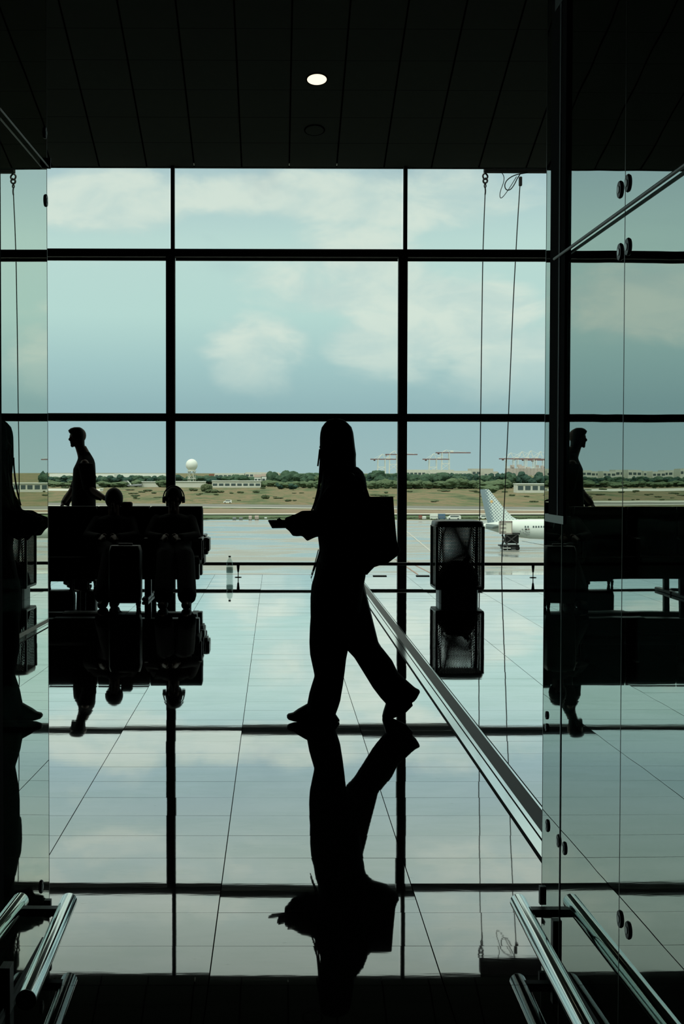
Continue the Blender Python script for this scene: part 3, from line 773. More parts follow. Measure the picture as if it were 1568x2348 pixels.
# ================================================================== SEATING
BY = 15.0                                # seat backs
pxm = 3200 / BY
xr_edge = at(465, 1300, BY).x
SWID = .563
ztop = at(400, 1161, BY).z
def bench(n, x_right, ysign, label, y0):
    """ysign -1: seats face the viewer, +1: face the window"""
    e = empty('airport_bench', (x_right - n * SWID / 2, y0, 0)); tag(e, label, 'bench', 'back-to-back rows of black waiting seats')
    sfac = ysign
    for k in range(n):
        cx = x_right - SWID * (k + .5)
        gap = .002
        wd = SWID - gap * 2
        bm = B()
        rs = []
        for t, off, th in ((0, .0, .035), (.25, .0, .04), (.7, .02, .045), (.93, .045, .04), (1.0, .055, .022)):
            z = .43 + (ztop - .43) * t
            y = y0 + sfac * (.03 - off * 0.9)
            rs.append((Vector((cx, y, z)), Vector((wd / 2 * (1.0 if t < .99 else .975), 0, 0)), Vector((0, th, 0))))
        rings(bm, rs, 32, 7.0)
        obj('backrest', bm, M_SEAT, e, True)
        bm = B(); rbox(bm, (cx, y0 + sfac * .27, .41), (wd, .50, .09), .03, 3)
        obj('seat', bm, M_SEAT, e, True)
    for k in range(n + 1):
        x = x_right - SWID * k
        bm = B()
        rbox(bm, (x, y0 + sfac * .27, .635), (.045, .40, .03), .010)
        rbox(bm, (x, y0 + sfac * .45, .53), (.035, .03, .22), .008)
        rbox(bm, (x, y0 + sfac * .10, .53), (.035, .03, .22), .008)
        obj('armrest', bm, M_DARKM, e)
    cxm = x_right - n * SWID / 2
    obj('beam', rbox(B(), (cxm, y0 + sfac * .22, .29), (n * SWID - .04, .16, .17), .01), M_DARKM, e)
    for lx in ([x_right - SWID * (.55)] if n < 3 else [x_right - SWID * 1.0, x_right - SWID * (n - 1.0)]):
        bm = B(); rbox(bm, (lx, y0 + sfac * .22, .13), (.07, .07, .24), .008); rbox(bm, (lx, y0 + sfac * .25, .02), (.07, .62, .035), .012)
        obj('leg', bm, M_DARKM, e)
    return e
bench(5, xr_edge, -1, 'row of black high-backed waiting seats facing the viewer', BY - .06)
bench(5, xr_edge, 1, 'row of black high-backed waiting seats facing the window, backs to the other row', BY + .10)
# side console at the right end of the rows
e = empty('power_console', (xr_edge + .04, BY, 0)); tag(e, 'black stepped console on the right end of the seat rows', 'console')
def pbox(nm, x0, y0_, x1, y1_, d, th, m=M_DARKM):
    a, b_ = at(x0, y0_, d), at(x1, y1_, d)
    return obj(nm, rbox(B(), (a + b_) / 2, (abs(b_.x - a.x), th, abs(a.z - b_.z)), .006), m, e)
pbox('arm_end', 473, 1233, 481.5, 1262, 15.15, .30); pbox('arm_end', 462, 1231.5, 478, 1236, 15.15, .30)
pbox('panel', 455, 1240, 463.5, 1290, 15.0, .40); pbox('arm_end', 462, 1258, 477.5, 1270, 15.1, .22); pbox('panel', 460, 1268, 470.5, 1291, 15.1, .34)
pbox('panel', 440, 1288, 454, 1321, 15.2, .42); pbox('panel', 448, 1285, 468, 1293, 15.2, .3)
a = at(450, 1321, 15.2); obj('foot', box(B(), (a.x - .08, 15.2, a.z / 2), (.05, .05, a.z)), M_DARKM, e)

# ---------------- seated people
def seated(px, ytop, label, d_seat=14.78, feet=None, lean=.10, face=(0, -1, -.25), knees=None, build=1.0):
    ph_ = at(px, ytop, 14.90)
    hr_ = .122
    hcz = ph_.z - hr_ * 1.0
    X = ph_.x
    pel = Vector((X, d_seat - .12, .52)); nk = Vector((X, 14.86, hcz - .17)); hcn = Vector((X, 14.86, hcz))
    if feet is None: feet = [(X - .13, 13.62), (X + .13, 13.62)]
    if knees is None: knees = [Vector((X - .12, 14.20, .50)), Vector((X + .12, 14.20, .50))]
    bm = B(); head(bm, hcn, hr_, Vector(face))
    cap(bm, [hcn - ZA * .08, nk], [.055, .06])
    rings(bm, [(nk, XA * .10, YA * .06), (nk - ZA * .05 - YA * .02, XA * .19, YA * .09), ((nk + pel) / 2 - YA * .02, XA * .16, YA * .10), (pel, XA * .17, YA * .12), (pel - ZA * .07, XA * .15, YA * .10)], 24)
    hands = []
    for s_ in (-1, 1):
        sh = nk + XA * (.18 * s_) - ZA * .06; el = Vector((X + .25 * s_, 14.62, .66)); wr = Vector((X + .10 * s_, 14.40, .66))
        cap(bm, [sh, el, wr], [.048, .038, .026])
        hand(bm, wr, Vector((-.5 * s_, -1, 0)), Vector((-.6 * s_, .5, .6)), Vector((0, 0, -1)), .17, .5)
        hands.append((sh, el, wr))
    legs = []
    for i, s_ in enumerate((-1, 1)):
        hp = pel + XA * (.09 * s_); kn = knees[i]; an = Vector((feet[i][0], feet[i][1] + .12, .09 if len(feet[i]) < 3 else feet[i][2]))
        cap(bm, [hp, kn, an], [.08, .058, .04]); legs.append((hp, kn, an))
        cap(bm, [an - ZA * .03, an + Vector((0, -.16, -.05))], [.035, .025])
    o = remesh('person', bm, .009, M_SKIN, None, 2); tag(o, label, 'person')
    bm = B()
    rings(bm, [(nk + ZA * .01, XA * .08, YA * .075), (nk - ZA * .03, XA * .20 * build, YA * .12), ((nk + pel) / 2, XA * .20 * build, YA * .14), (pel, XA * .20 * build, YA * .16)], 24)
    for sh, el, wr in hands: cap(bm, [sh, el, wr], [.065, .055, .042])
    remesh('jacket', bm, .011, M_BLACK, o, 2)
    bm = B()
    for hp, kn, an in legs: cap(bm, [hp, kn, an + ZA * .03], [.11, .095, .095])
    remesh('trousers', bm, .011, M_DENIM, o, 2)
    for hp, kn, an in legs:
        bm = B(); z0 = an.z - .09
        rings(bm, [(Vector((an.x, an.y + .06, z0 + .04)), XA * .035, ZA * .035), (Vector((an.x, an.y + .02, z0 + .05)), XA * .045, ZA * .05), (Vector((an.x, an.y - .10, z0 + .036)), XA * .05, ZA * .036), (Vector((an.x, an.y - .19, z0 + .025)), XA * .035, ZA * .022)], 16, 2.5)
        obj('shoe', bm, M_SHOE, o, True)
    return o, hcn, hr_
# person with headphones
fl = at(374, 1392, 13.65); fr = at(428, 1392, 13.65)
p1, hc1, hr1 = seated(399, 1117, 'seated person with over-ear headphones and dark trousers, head above the seat backs',
                      feet=[(fl.x, 13.58), (fr.x, 13.58)], knees=[Vector((at(380, 1300, 14.2).x, 14.2, .47)), Vector((at(425, 1300, 14.2).x, 14.2, .47))])
bm = B(); sph(bm, hc1 + Vector((0, .02, .02)), hr1 * .96, (.80, .92, 1.0), 3); obj('hair', bm, M_HAIR, p1, True)
hp_ = empty('headphones', hc1); tag(hp_, 'over-ear headphones worn by the seated person nearest the mullion', 'headphones')
pts = [hc1 + Vector((math.cos(t) * hr1 * .93, 0, math.sin(t) * hr1 * 1.12)) for t in [math.pi * k / 10 for k in range(11)]]
tube('headband', pts, .007, M_DARKM, hp_)
for s_ in (-1, 1): obj('ear_cup', cyl(B(), hc1 + Vector((s_ * hr1 * .72, 0, -.01)), hc1 + Vector((s_ * hr1 * .98, 0, -.01)), .038, .034, 20), M_DARKM, hp_, True)
# second seated person, legs crossed
cr = at(238, 1360, 13.75)
p2, hc2, hr2 = seated(262, 1120, 'seated person with round cropped head beside the standing man, legs crossed',
                      feet=[(cr.x, 13.62), (cr.x + .10, 13.75)], knees=[Vector((cr.x + .02, 14.2, .50)), Vector((cr.x + .20, 14.15, .50))])
bm = B(); sph(bm, hc2 + Vector((0, .015, .015)), hr2 * .97, (.82, .95, 1.0), 3); obj('hair', bm, M_HAIR, p2, True)
# jacket roll over the seat back
bm = B(); a = at(278, 1154, BY); b_ = at(303, 1156, BY)
rbox(bm, (a + b_) / 2 + Vector((0, 0, -.01)), (b_.x - a.x, .16, .06), .022, 3); tag(obj('folded_jacket', bm, M_BLACK, None, True), 'dark folded jacket lying on the seat back beside the cropped head', 'jacket')
# third traveller, seen only in the right glass
p3, hc3, hr3 = seated(-70, 1119, 'seated person at the far left end of the seats, mirrored at the right border')
bm = B(); sph(bm, hc3 + Vector((0, .015, .015)), hr3 * .97, (.84, .95, 1.0), 3); obj('hair', bm, M_HAIR, p3, True)

# ---------------- luggage
def suitcase(x0, x1, y_top, d, label, h=None, wheels=True):
    a, b_ = at(x0, 1350, d), at(x1, 1350, d); h = h or .56
    cx = (a.x + b_.x) / 2; wd = b_.x - a.x
    e = empty('suitcase', (cx, d, 0)); tag(e, label, 'suitcase')
    zb = .055
    bm = B(); rings(bm, [(Vector((cx, d, zb)), XA * wd * .40, YA * .09), (Vector((cx, d, zb + .02)), XA * wd * .47, YA * .11), (Vector((cx, d, zb + .06)), XA * wd * .5, YA * .12),
                         (Vector((cx, d, zb + h * .9)), XA * wd * .5, YA * .12), (Vector((cx, d, zb + h)), XA * wd * .45, YA * .10)], 32, 6)
    obj('shell', bm, M_CASE, e, True)
    for s_ in (-1, 1):
        for t_ in (-1, 1):
            bm = B(); x = cx + s_ * wd * .40; y = d + t_ * .08
            cyl(bm, (x - .012, y, .024), (x + .012, y, .024), .024, .024, 16); box(bm, (x, y, .05), (.034, .03, .03)); obj('wheel', bm, M_RUBBER, e)
    obj('handle', rbox(B(), (cx, d, zb + h + .012), (.14, .03, .02), .006), M_DARKM, e)
    return e
suitcase(251, 325, 1290, 13.68, 'upright dark suitcase on wheels standing between the two seated people')
suitcase(104, 172, 1320, 16.35, 'dark suitcase standing behind the seats at far left', .60)
suitcase(198, 222, 1320, 16.35, 'narrow dark case standing right of the standing man behind the seats', .50)

# ---------------- litter bin
bd = onz(1048, 1372).y
b0, b1 = at(991.5, 1280, bd), at(1103.5, 1280, bd)
cx = (b0.x + b1.x) / 2; hw = (b1.x - b0.x) / 2
zt_, zl, zbm = at(1048, 1194, bd - hw).z, at(1048, 1207, bd - hw).z, at(1048, 1350, bd - hw).z
e = empty('litter_bin', (cx, bd, 0)); tag(e, 'tall dark litter bin with see-through perforated sides holding a black bag', 'bin')
def sq(z, k): return (Vector((cx, bd, z)), XA * hw * k, YA * hw * k)
bm = B(); rings(bm, [sq(zl - .01, 1.0), sq(zl + .015, 1.0), sq(zt_ - .012, .97), sq(zt_ - .002, .80), sq(zt_, .3)], 40, 6); obj('lid', bm, M_DARKM, e, True)
bm = B(); rings(bm, [sq(zbm, .965), sq(zl, .965)], 48, 7, closed=False); o = obj('perforated_wall', bm, M_PERF, e)
bm = B()
for sx in (-1, 1):
    for sy in (-1, 1): rbox(bm, (cx + sx * hw * .93, bd + sy * hw * .93, (zbm + zl) / 2), (.030, .030, zl - zbm), .008)
rbox(bm, (cx, bd, zbm + .0), (hw * 1.96, hw * 1.96, .03), .012); obj('frame', bm, M_DARKM, e)
bm = B(); rings(bm, [sq(0, .80), sq(.03, .80), sq(zbm, .80)], 40, 7); obj('base', bm, M_DARKM, e)
bm = B(); rings(bm, [sq(zbm + .02, .85), sq(zbm + .10, .80), sq(.30, .66), sq(.36, .50), sq(.40, .28)], 30, 3)
for v in bm.verts:
    n_ = noise.noise(v.co * 9) * .035; v.co += Vector((n_, n_ * .6, n_ * .8))
cyl(bm, (cx + .06, bd, .34), (cx + .13, bd, .45), .05, .02)
obj('bin_liner', bm, M_RUBBER, e, True)

# ---------------- bottle on the floor
bp = onz(526.5, 1327); hb = at(526.5, 1274.5, bp.y).z; rb_ = 7.2 / 176
bt = empty('water_bottle', (bp.x, bp.y, 0)); tag(bt, 'clear plastic water bottle standing on the floor near the window rail', 'bottle')
bm = B(); lathe(bm, (bp.x, bp.y, 0), [(rb_ * .9, .001), (rb_, .01), (rb_, .07), (rb_ * .95, .08), (rb_, .09), (rb_, hb * .68), (rb_ * .8, hb * .78), (.014, hb * .90), (.013, hb * .94)], 24); obj('body', bm, M_BOTTLE, bt, True)
obj('cap', cyl(B(), (bp.x, bp.y, hb * .94), (bp.x, bp.y, hb), .015, .015, 16), M_DARKM, bt)
bm = B(); lathe(bm, (bp.x, bp.y, 0), [(rb_ * 1.01, hb * .26), (rb_ * 1.01, hb * .5)], 24); obj('label_sleeve', bm, glass_mat('label_film', (.3, .35, .33, 1), (.5, .56, .55, 1), .15), bt, True)
cb = onz(380, 1385)
tag(tube('charging_cable', [onz(355, 1386) + ZA * .004, onz(362, 1388) + ZA * .004, onz(370, 1382) + ZA * .004, onz(358, 1379) + ZA * .004, onz(352, 1376) + ZA * .004], .003, M_ROPE), 'thin cable lying on the floor beside the dark trousers', 'cable')

# ---------------- hoist and ropes outside the glass
RDp = 19.4
e = obj('hoist_beam', rbox(B(), (at(1300, 389, RDp).x, RDp, at(1200, 395.5, RDp).z + .10), (at(1490, 389, RDp).x - at(1110, 389, RDp).x, .14, .20), .01), M_BLACK)
tag(e, 'dark hoist beam hanging at the ceiling line above the ropes outside', 'beam')
obj('beam_mount', box(B(), (at(1300, 389, RDp).x, RDp - .55, at(1200, 386, RDp).z + .25), (.2, 1.3, .12)), M_DARKM, e)
def pp(l, d=RDp): return [at(x, y_, d) for x, y_ in l]
hk = empty('hoist_hook', at(1112, 400, RDp)); tag(hk, 'black chain hook holding the left rope below the hoist beam', 'hook')
tube('ring', pp([(1112, 397), (1117.5, 401), (1118, 408), (1112, 412), (1107, 407), (1107, 400), (1112, 397)]), .012, M_DARKM, hk)
tube('hook_body', pp([(1112, 408), (1118, 412), (1116, 419), (1110, 420), (1107, 415), (1109, 411)]), .013, M_DARKM, hk)
tube('swivel', pp([(1112, 420), (1115, 426), (1112, 431), (1109.5, 426), (1112, 420)]), .009, M_DARKM, hk)
tube('thimble', pp([(1112, 430), (1113.5, 438), (1112, 446)]), .010, M_DARKM, hk)
def rope(l, r, label, nm='rope'):
    return tag(tube(nm, pp(l), r, M_ROPE), label, 'rope')
rope([(1112, 445), (1109, 520), (1106.5, 600), (1104, 780), (1102, 950), (1100, 1100), (1099, 1320), (1098, 1500)], .0068, 'left of the two ropes hanging outside the window, ending behind the bin')
rope([(1192, 425), (1187, 500), (1182, 590), (1176, 700), (1168, 900), (1160, 1080), (1152, 1230), (1149, 1330), (1150, 1480)], .0068, 'right of the two ropes hanging outside the window, in front of the white aircraft')
cb_ = tag(obj('rope_clamp', rbox(B(), at(1193, 416, RDp), (.045, .05, .13), .012), M_DARKM), 'black clamp at the top of the right rope under the hoist beam', 'clamp')
tag(tube('cable_loop', pp([(1210, 396), (1195, 398), (1178, 402), (1162, 412), (1156, 425), (1160, 436), (1170, 436), (1180, 422), (1186, 408), (1192, 400)]), .007, M_ROPE), 'wide loop of cable hanging beside the right rope clamp', 'cable')
tag(tube('cable_loop', pp([(1150, 396), (1156, 403), (1155, 418), (1146, 440), (1146, 455), (1152, 453), (1162, 440), (1172, 425), (1184, 405)]), .005, M_ROPE), 'thin drooping cable loop between the two ropes at the hoist beam', 'cable')

# ================================================================== OUTSIDE
GZ = CAM_H - 15.4
def gp(px, py, dz=0.0):
    p = onz(px, py, GZ); p.z += dz; return p
def plane(name, pts, m, dz=0.0):
    bm = B(); bm.faces.new([bm.verts.new((p[0], p[1], GZ + dz)) for p in pts])
    return struct(obj(name, bm, m))
plane('field_ground', [(-4000, 400), (4000, 400), (6000, 9000), (-6000, 9000)], M_FIELD)['label'] = 'dry brown and green field beyond the apron'
plane('apron_ground', [(-900, 18.5), (900, 18.5), (900, 440), (-900, 440)], M_WET, .03)['label'] = 'wet concrete apron shining below the window'
def band(nm, pl, pr, m, dz, lab, er=1.5):
    """between left edge rows and right edge rows: (x, ytop, ybottom) pairs"""
    (xa, ta, ba), (xb, tb, bb) = pl, pr
    def ex(x, y0_, y1_, xx): return y0_ + (y1_ - y0_) * (xx - xa) / (xb - xa)
    A, Bp = gp(xa, ta), gp(xb, tb); C_, D_ = gp(xb, bb), gp(xa, ba)
    e1 = (Bp - A); e2 = (C_ - D_)
    P = [A - e1 * 2.5, Bp + e1 * er, C_ + e2 * er, D_ - e2 * 2.5]
    o = plane(nm, [(p.x, p.y) for p in P], m, dz); o['label'] = lab
band('verge_ground', (130, 1179, 1192), (1150, 1179, 1191), M_GREEN, .05, 'green verge at the far edge of the apron')
band('service_road', (130, 1178, 1180), (1150, 1177.5, 1180), M_PALE, .07, 'pale service road behind the green verge')
band('earth_strip', (130, 1164, 1178), (1150, 1171, 1177.5), M_BROWN, .06, 'bare brown strip beside the taxiway')
band('taxiway', (130, 1153, 1161), (1150, 1162, 1170), M_ASPH, .06, 'grey taxiway crossing the field')
band('taxiway_edge', (130, 1159, 1160.6), (1150, 1169, 1170.6), M_PALE, .09, 'pale edge line of the taxiway')
band('far_strip', (-300, 1118, 1124), (230, 1121, 1126), M_PALE, .05, 'pale strip of far runway at left', 0)
band('far_strip', (-420, 1146, 1150), (100, 1148, 1150), M_PALE, .07, 'second pale strip of runway at left', 0)
# painted lines on the apron
def pline(a, b_, w_, m, lab):
    A, Bq = gp(*a), gp(*b_); n_ = (Bq - A).cross(ZA).normalized() * w_ / 2
    bm = B(); bm.faces.new([bm.verts.new(p + ZA * .06) for p in (A - n_, Bq - n_, Bq + n_, A + n_)])
    struct(obj('apron_marking', bm, m))['label'] = lab
M_LINE = mat('faded_white_line', (.42, .42, .38, 1), .8); M_LINER = mat('faded_red_line', (.28, .17, .13, 1), .8)
pline((924, 1212), (1000, 1275), .35, M_LINE, 'white painted line on the apron left of the bin')
pline((935, 1288), (990, 1316), .25, M_LINER, 'thin red painted line on the apron')
pline((905, 1282), (958, 1318), .25, M_LINER, 'faint red painted line on the apron behind the mullion')
pline((925, 1200), (1250, 1203), .5, M_LINE, 'long pale line across the far apron')
pline((1196, 1241), (1256, 1252), .2, M_GROUT, 'dark joint in the apron below the aircraft')

# ---------------- parked vehicles and carts by the verge
def pbox3(bm, x0, y0_, x1, y1_, d, depth):
    a, b_ = at(x0, y0_, d), at(x1, y1_, d)
    box(bm, ((a.x + b_.x) / 2, d + depth / 2, (a.z + b_.z) / 2), (abs(b_.x - a.x), depth, abs(a.z - b_.z)))
def vehicle(x0, x1, ytop, ybot, body, label, cat='van', nm='van', cab=True, group=None):
    d = gp((x0 + x1) / 2, ybot).y
    e = empty(nm, gp((x0 + x1) / 2, ybot)); h = ybot - ytop
    bm = B(); dep = 2.2
    if cab:
        a, b_ = at(x0, ybot, d), at(x1, ytop, d); L_ = b_.x - a.x; H_ = b_.z - a.z; z0 = GZ
        prof = [(0, .18), (0, .55), (.16, .62), (.28, 1.0), (.97, 1.0), (1.0, .6), (1.0, .18)]
        vs1 = [bm.verts.new((a.x + u * L_, d, z0 + v_ * H_)) for u, v_ in prof]; vs2 = [bm.verts.new((a.x + u * L_, d + dep, z0 + v_ * H_)) for u, v_ in prof]
        bm.faces.new(vs1); bm.faces.new(vs2[::-1]); n_ = len(prof)
        for i in range(n_): bm.faces.new((vs1[i], vs2[i], vs2[(i + 1) % n_], vs1[(i + 1) % n_]))
        obj('body', bm, body, e)
        bm = B(); box(bm, (a.x + .55 * L_, d - .02, z0 + .78 * H_), (.58 * L_, .04, .24 * H_)); obj('side_glass', bm, M_GLASSD, e)
        for u in (.2, .8): obj('wheel', cyl(B(), (a.x + u * L_, d - .03, z0 + .18 * H_), (a.x + u * L_, d + .3, z0 + .18 * H_), .18 * H_, seg=14), M_RUBBER, e)
    else:
        pbox3(bm, x0, ytop, x1, ybot - h * .15, d, dep); obj('body', bm, body, e)
        for u in (.15, .85):
            p = at(x0 + (x1 - x0) * u, ybot - h * .1, d); obj('wheel', cyl(B(), p - YA * .05, p + YA * .3, h * .1 * d / 3200, seg=12), M_RUBBER, e)
        bm = B(); p, q = at(x0, ybot - h * .5, d), at(x1, ybot - h * .5, d); box(bm, ((p.x + q.x) / 2, d - .03, p.z), (q.x - p.x, .05, .12)); obj('rub_strip', bm, M_GREY, e)
    tag(e, label, cat, group); return e
vehicle(1024, 1057, 1182, 1191.5, M_WHITE, 'white van parked at the verge behind the bin')
vehicle(1099, 1116, 1181.5, 1190.5, M_WHITE, 'white van parked left of the aircraft tail fin')
vehicle(512, 531, 1146.5, 1154, M_WHITE, 'white car driving on the far taxiway above the seats', 'car', 'car')
vehicle(987, 1004, 1178, 1191.5, M_WHITE, 'white cargo container standing left of the blue one', 'container', 'cargo_container', False)
vehicle(1005, 1021, 1178.5, 1191.5, M_BLUE, 'blue cargo container at the verge behind the bin', 'container', 'cargo_container', False)
vehicle(961, 968, 1182, 1191, M_ORANGE, 'small red cart beside the right mullion', 'cart', 'baggage_cart', False)
vehicle(969, 977, 1184, 1191.5, M_WHITE, 'small white cart next to the red one', 'cart', 'baggage_cart', False)
vehicle(533, 541, 1186.5, 1191.5, M_GREY, 'leftmost small grey cart on the green verge', 'cart', 'baggage_cart', False)
vehicle(548, 556, 1186.5, 1191.5, M_GREY, 'small grey cart on the green verge right of another grey one', 'cart', 'baggage_cart', False)
M_PINK = mat('pinkish_paint', (.52, .42, .36, 1), .7)
vehicle(570, 577, 1183, 1192, M_PINK, 'pinkish cart on the green verge left of its pair', 'cart', 'baggage_cart', False)
vehicle(584, 593, 1182.5, 1191.5, M_PINK, 'pinkish cart on the green verge right of its pair', 'cart', 'baggage_cart', False)
vehicle(606, 612, 1186.5, 1190.5, M_WHITE, 'tiny white cart just left of the held phone', 'cart', 'baggage_cart', False)

# ---------------- airliner
AD = 277.0
ppm = FPX / AD
ap = empty('airliner', gp(1250, 1258)); tag(ap, 'white airliner with dotted tail fin parked on the wet apron', 'aircraft')
ac = at(1250, 1213.5, AD)                # fuselage axis
def fin_mat():
    m = bpy.data.materials.new('dotted_fin_paint'); m.use_nodes = True; m.node_tree.nodes.clear(); t = NT(m.node_tree)
    co = t.n('ShaderNodeTexCoord').outputs['Object']
    s3 = t.n('ShaderNodeSeparateXYZ'); t.put(s3.inputs[0], co)
    x, z = s3.outputs[0], s3.outputs[2]
    u = t.m('DIVIDE', t.m('ADD', t.m('MULTIPLY', x, .76), t.m('MULTIPLY', z, .66)), .46)
    v = t.m('DIVIDE', t.m('SUBTRACT', t.m('MULTIPLY', z, .76), t.m('MULTIPLY', x, .66)), .46)
    fu = t.m('SUBTRACT', t.m('FRACT', u), .5); fv = t.m('SUBTRACT', t.m('FRACT', v), .5)
    r = t.m('SQRT', t.m('ADD', t.m('MULTIPLY', fu, fu), t.m('MULTIPLY', fv, fv)))
    lead = t.m('ADD', x, t.m('MULTIPLY', z, .22))                    # grows from rudder edge to leading edge
    tt = t.mapr(lead, FA, FA + 4.0, 0, 1, False)
    rw = t.mapr(tt, .14, .46, .0, .60, False)                       # white dots swell until they merge
    white = t.m('LESS_THAN', r, rw)
    fu2 = t.m('SUBTRACT', t.m('FRACT', t.m('ADD', u, .5)), .5); fv2 = t.m('SUBTRACT', t.m('FRACT', t.m('ADD', v, .5)), .5)
    r2 = t.m('SQRT', t.m('ADD', t.m('MULTIPLY', fu2, fu2), t.m('MULTIPLY', fv2, fv2)))
    rg = t.mapr(tt, .42, 1.25, .36, .14, False)
    grey = t.m('LESS_THAN', r2, rg)
    late = t.m('GREATER_THAN', tt, .42)
    col = t.mix(white, (.20, .27, .30, 1), (.68, .76, .72, 1))
    col = t.mix(late, col, t.mix(grey, (.68, .76, .72, 1), (.22, .28, .31, 1)))
    p = t.n('ShaderNodeBsdfPrincipled'); p.inputs['Roughness'].default_value = .5; t.put(p.inputs['Base Color'], col)
    t.put(t.n('ShaderNodeOutputMaterial').inputs[0], p.outputs[0]); return m
FA = at(1101, 1122, AD).x + at(1101, 1122, AD).z * .22
M_FIN = fin_mat()
M_FUS = mat('aircraft_white', (.66, .72, .67, 1), .45, var=.03, scale=.3)
def X_(px): return at(px, 1213, AD).x
bm = B(); rs = []
for px, yc, ry_ in ((1100, 1205.5, 1.5), (1104, 1205.5, 3.5), (1120, 1206.5, 8), (1140, 1208, 12.5), (1165, 1210, 17.5), (1190, 1211.5, 20.5), (1215, 1212.8, 22.5), (1250, 1213.5, 23.2), (1300, 1213.5, 23.2), (1500, 1213.5, 23.2), (1530, 1214.5, 21), (1550, 1217, 14), (1560, 1219, 5)):
    c = at(px, yc, AD); r_ = ry_ / ppm
    rs.append((Vector((c.x, AD, c.z)), YA * r_, ZA * r_))
rings(bm, rs, 36, 2.0); fus = obj('fuselage', bm, M_FUS, ap, True)
def extr(poly, y0_, th, m, nm, parent=ap):
    bm = B(); P = [at(x, y_, AD) for x, y_ in poly]
    vs1 = [bm.verts.new((p.x, y0_ - th / 2, p.z)) for p in P]; vs2 = [bm.verts.new((p.x, y0_ + th / 2, p.z)) for p in P]; n_ = len(P)
    bm.faces.new(vs1); bm.faces.new(vs2[::-1])
    for i in range(n_): bm.faces.new((vs1[i], vs2[i], vs2[(i + 1) % n_], vs1[(i + 1) % n_]))
    return obj(nm, bm, m, parent)
extr([(1100, 1122), (1119, 1121.5), (1122, 1124), (1155, 1165), (1174, 1185), (1184, 1190), (1196, 1192), (1150, 1203), (1118, 1200)], AD, .4, M_FIN, 'tail_fin')
dd = at(1126.5, 1150, AD); bm = B(); box(bm, (dd.x, AD - .22, dd.z), (.5, .04, .5), Matrix.Rotation(R(45), 3, 'Y')); obj('fin_emblem', bm, M_ORANGE if False else mat('amber_paint', (.70, .45, .18, 1), .5), ap)
M_STAB = mat('grey_tailplane', (.11, .15, .145, 1), .5)
for s_, nm in ((-1, 'tailplane'), (1, 'tailplane')):
    bm = B()
    r0 = [(X_(1112), at(1112, 1203, AD).z), (X_(1150), at(1150, 1206, AD).z)]
    tip = [(X_(1104), at(1104, 1207, AD).z), (X_(1118), at(1118, 1208, AD).z)]
    y1_ = AD + s_ * .8; y2_ = AD + s_ * 6.0; th = .22
    v = []
    for (xx, z_), yy in ((r0[0], y1_), (r0[1], y1_), (tip[1], y2_), (tip[0], y2_)): v.append(Vector((xx, yy, z_)))
    a_ = [bm.verts.new(p + ZA * th) for p in v]; b2 = [bm.verts.new(p - ZA * th) for p in v]
    bm.faces.new(a_); bm.faces.new(b2[::-1])
    for i in range(4): bm.faces.new((a_[i], a_[(i + 1) % 4], b2[(i + 1) % 4], b2[i]))
    obj(nm, bm, M_STAB, ap)
rcz = at(1250, 1207.5, AD)
for px in (1204.5, 1210.5, 1223, 1229, 1235, 1241, 1247):
    c = at(px, 1207.8, AD - 2.0); obj('cabin_window', box(B(), (c.x, AD - 1.97, c.z), (.26, .06, .34)), M_GLASSD, ap)
c = at(1205.8, 1213.6, AD - 2); obj('flag', box(B(), (c.x, AD - 2.02, c.z), (.42, .05, .2)), M_RUBBER, ap)
c = at(1211.8, 1213.4, AD - 2); obj('flag', box(B(), (c.x, AD - 2.02, c.z), (.38, .05, .2)), M_RED, ap)
for px, py in ((1193, 1218), (1198, 1213.5), (1200, 1221.5), (1205, 1217.5), (1205, 1224), (1209, 1221), (1209, 1227), (1213.5, 1220), (1213.5, 1226)):
    c = at(px, py, AD - 2); off = math.sqrt(max(.05, (22 / ppm) ** 2 - (c.z - ac.z) ** 2))
    obj('hull_dot', box(B(), (c.x, AD - off - .02, c.z), (.22, .14, .17)), M_GREY, ap)
for s_ in (-1, 1):                        # wings and gear, beyond the right glass
    bm = B(); xa = X_(1365); z_ = ac.z - 1.3
    v = [Vector((xa, AD + s_ * 1.5, z_)), Vector((xa + 6.5, AD + s_ * 1.5, z_)), Vector((xa + 1.2, AD + s_ * 16, z_ + 1.3)), Vector((xa - .3, AD + s_ * 16, z_ + 1.3))]
    a_ = [bm.verts.new(p + ZA * .2) for p in v]; b2 = [bm.verts.new(p - ZA * .2) for p in v]
    bm.faces.new(a_); bm.faces.new(b2[::-1])
    for i in range(4): bm.faces.new((a_[i], a_[(i + 1) % 4], b2[(i + 1) % 4], b2[i]))
    obj('wing', bm, M_FUS, ap)
    lathe_b = B(); lathe(lathe_b, (xa + 4.5, AD + s_ * 5.8, z_ - 1.0), [(.6, 0), (1.1, 1.2), (1.2, 3.2), (1.05, 4.0)], 20, 'X'); obj('engine', lathe_b, M_FUS, ap, True)
    obj('landing_gear', cyl(cyl(B(), (xa + 2.2, AD + s_ * 3.6, z_), (xa + 2.2, AD + s_ * 3.6, GZ + .5), .16), (xa + 2.2, AD + s_ * 3.3, GZ + .56), (xa + 2.2, AD + s_ * 3.9, GZ + .56), .55, seg=20), M_RUBBER, ap)
xn = X_(1500); obj('nose_gear', cyl(cyl(B(), (xn, AD, ac.z - 1.6), (xn, AD, GZ + .4), .12), (xn, AD - .25, GZ + .42), (xn, AD + .25, GZ + .42), .4, seg=18), M_RUBBER, ap)

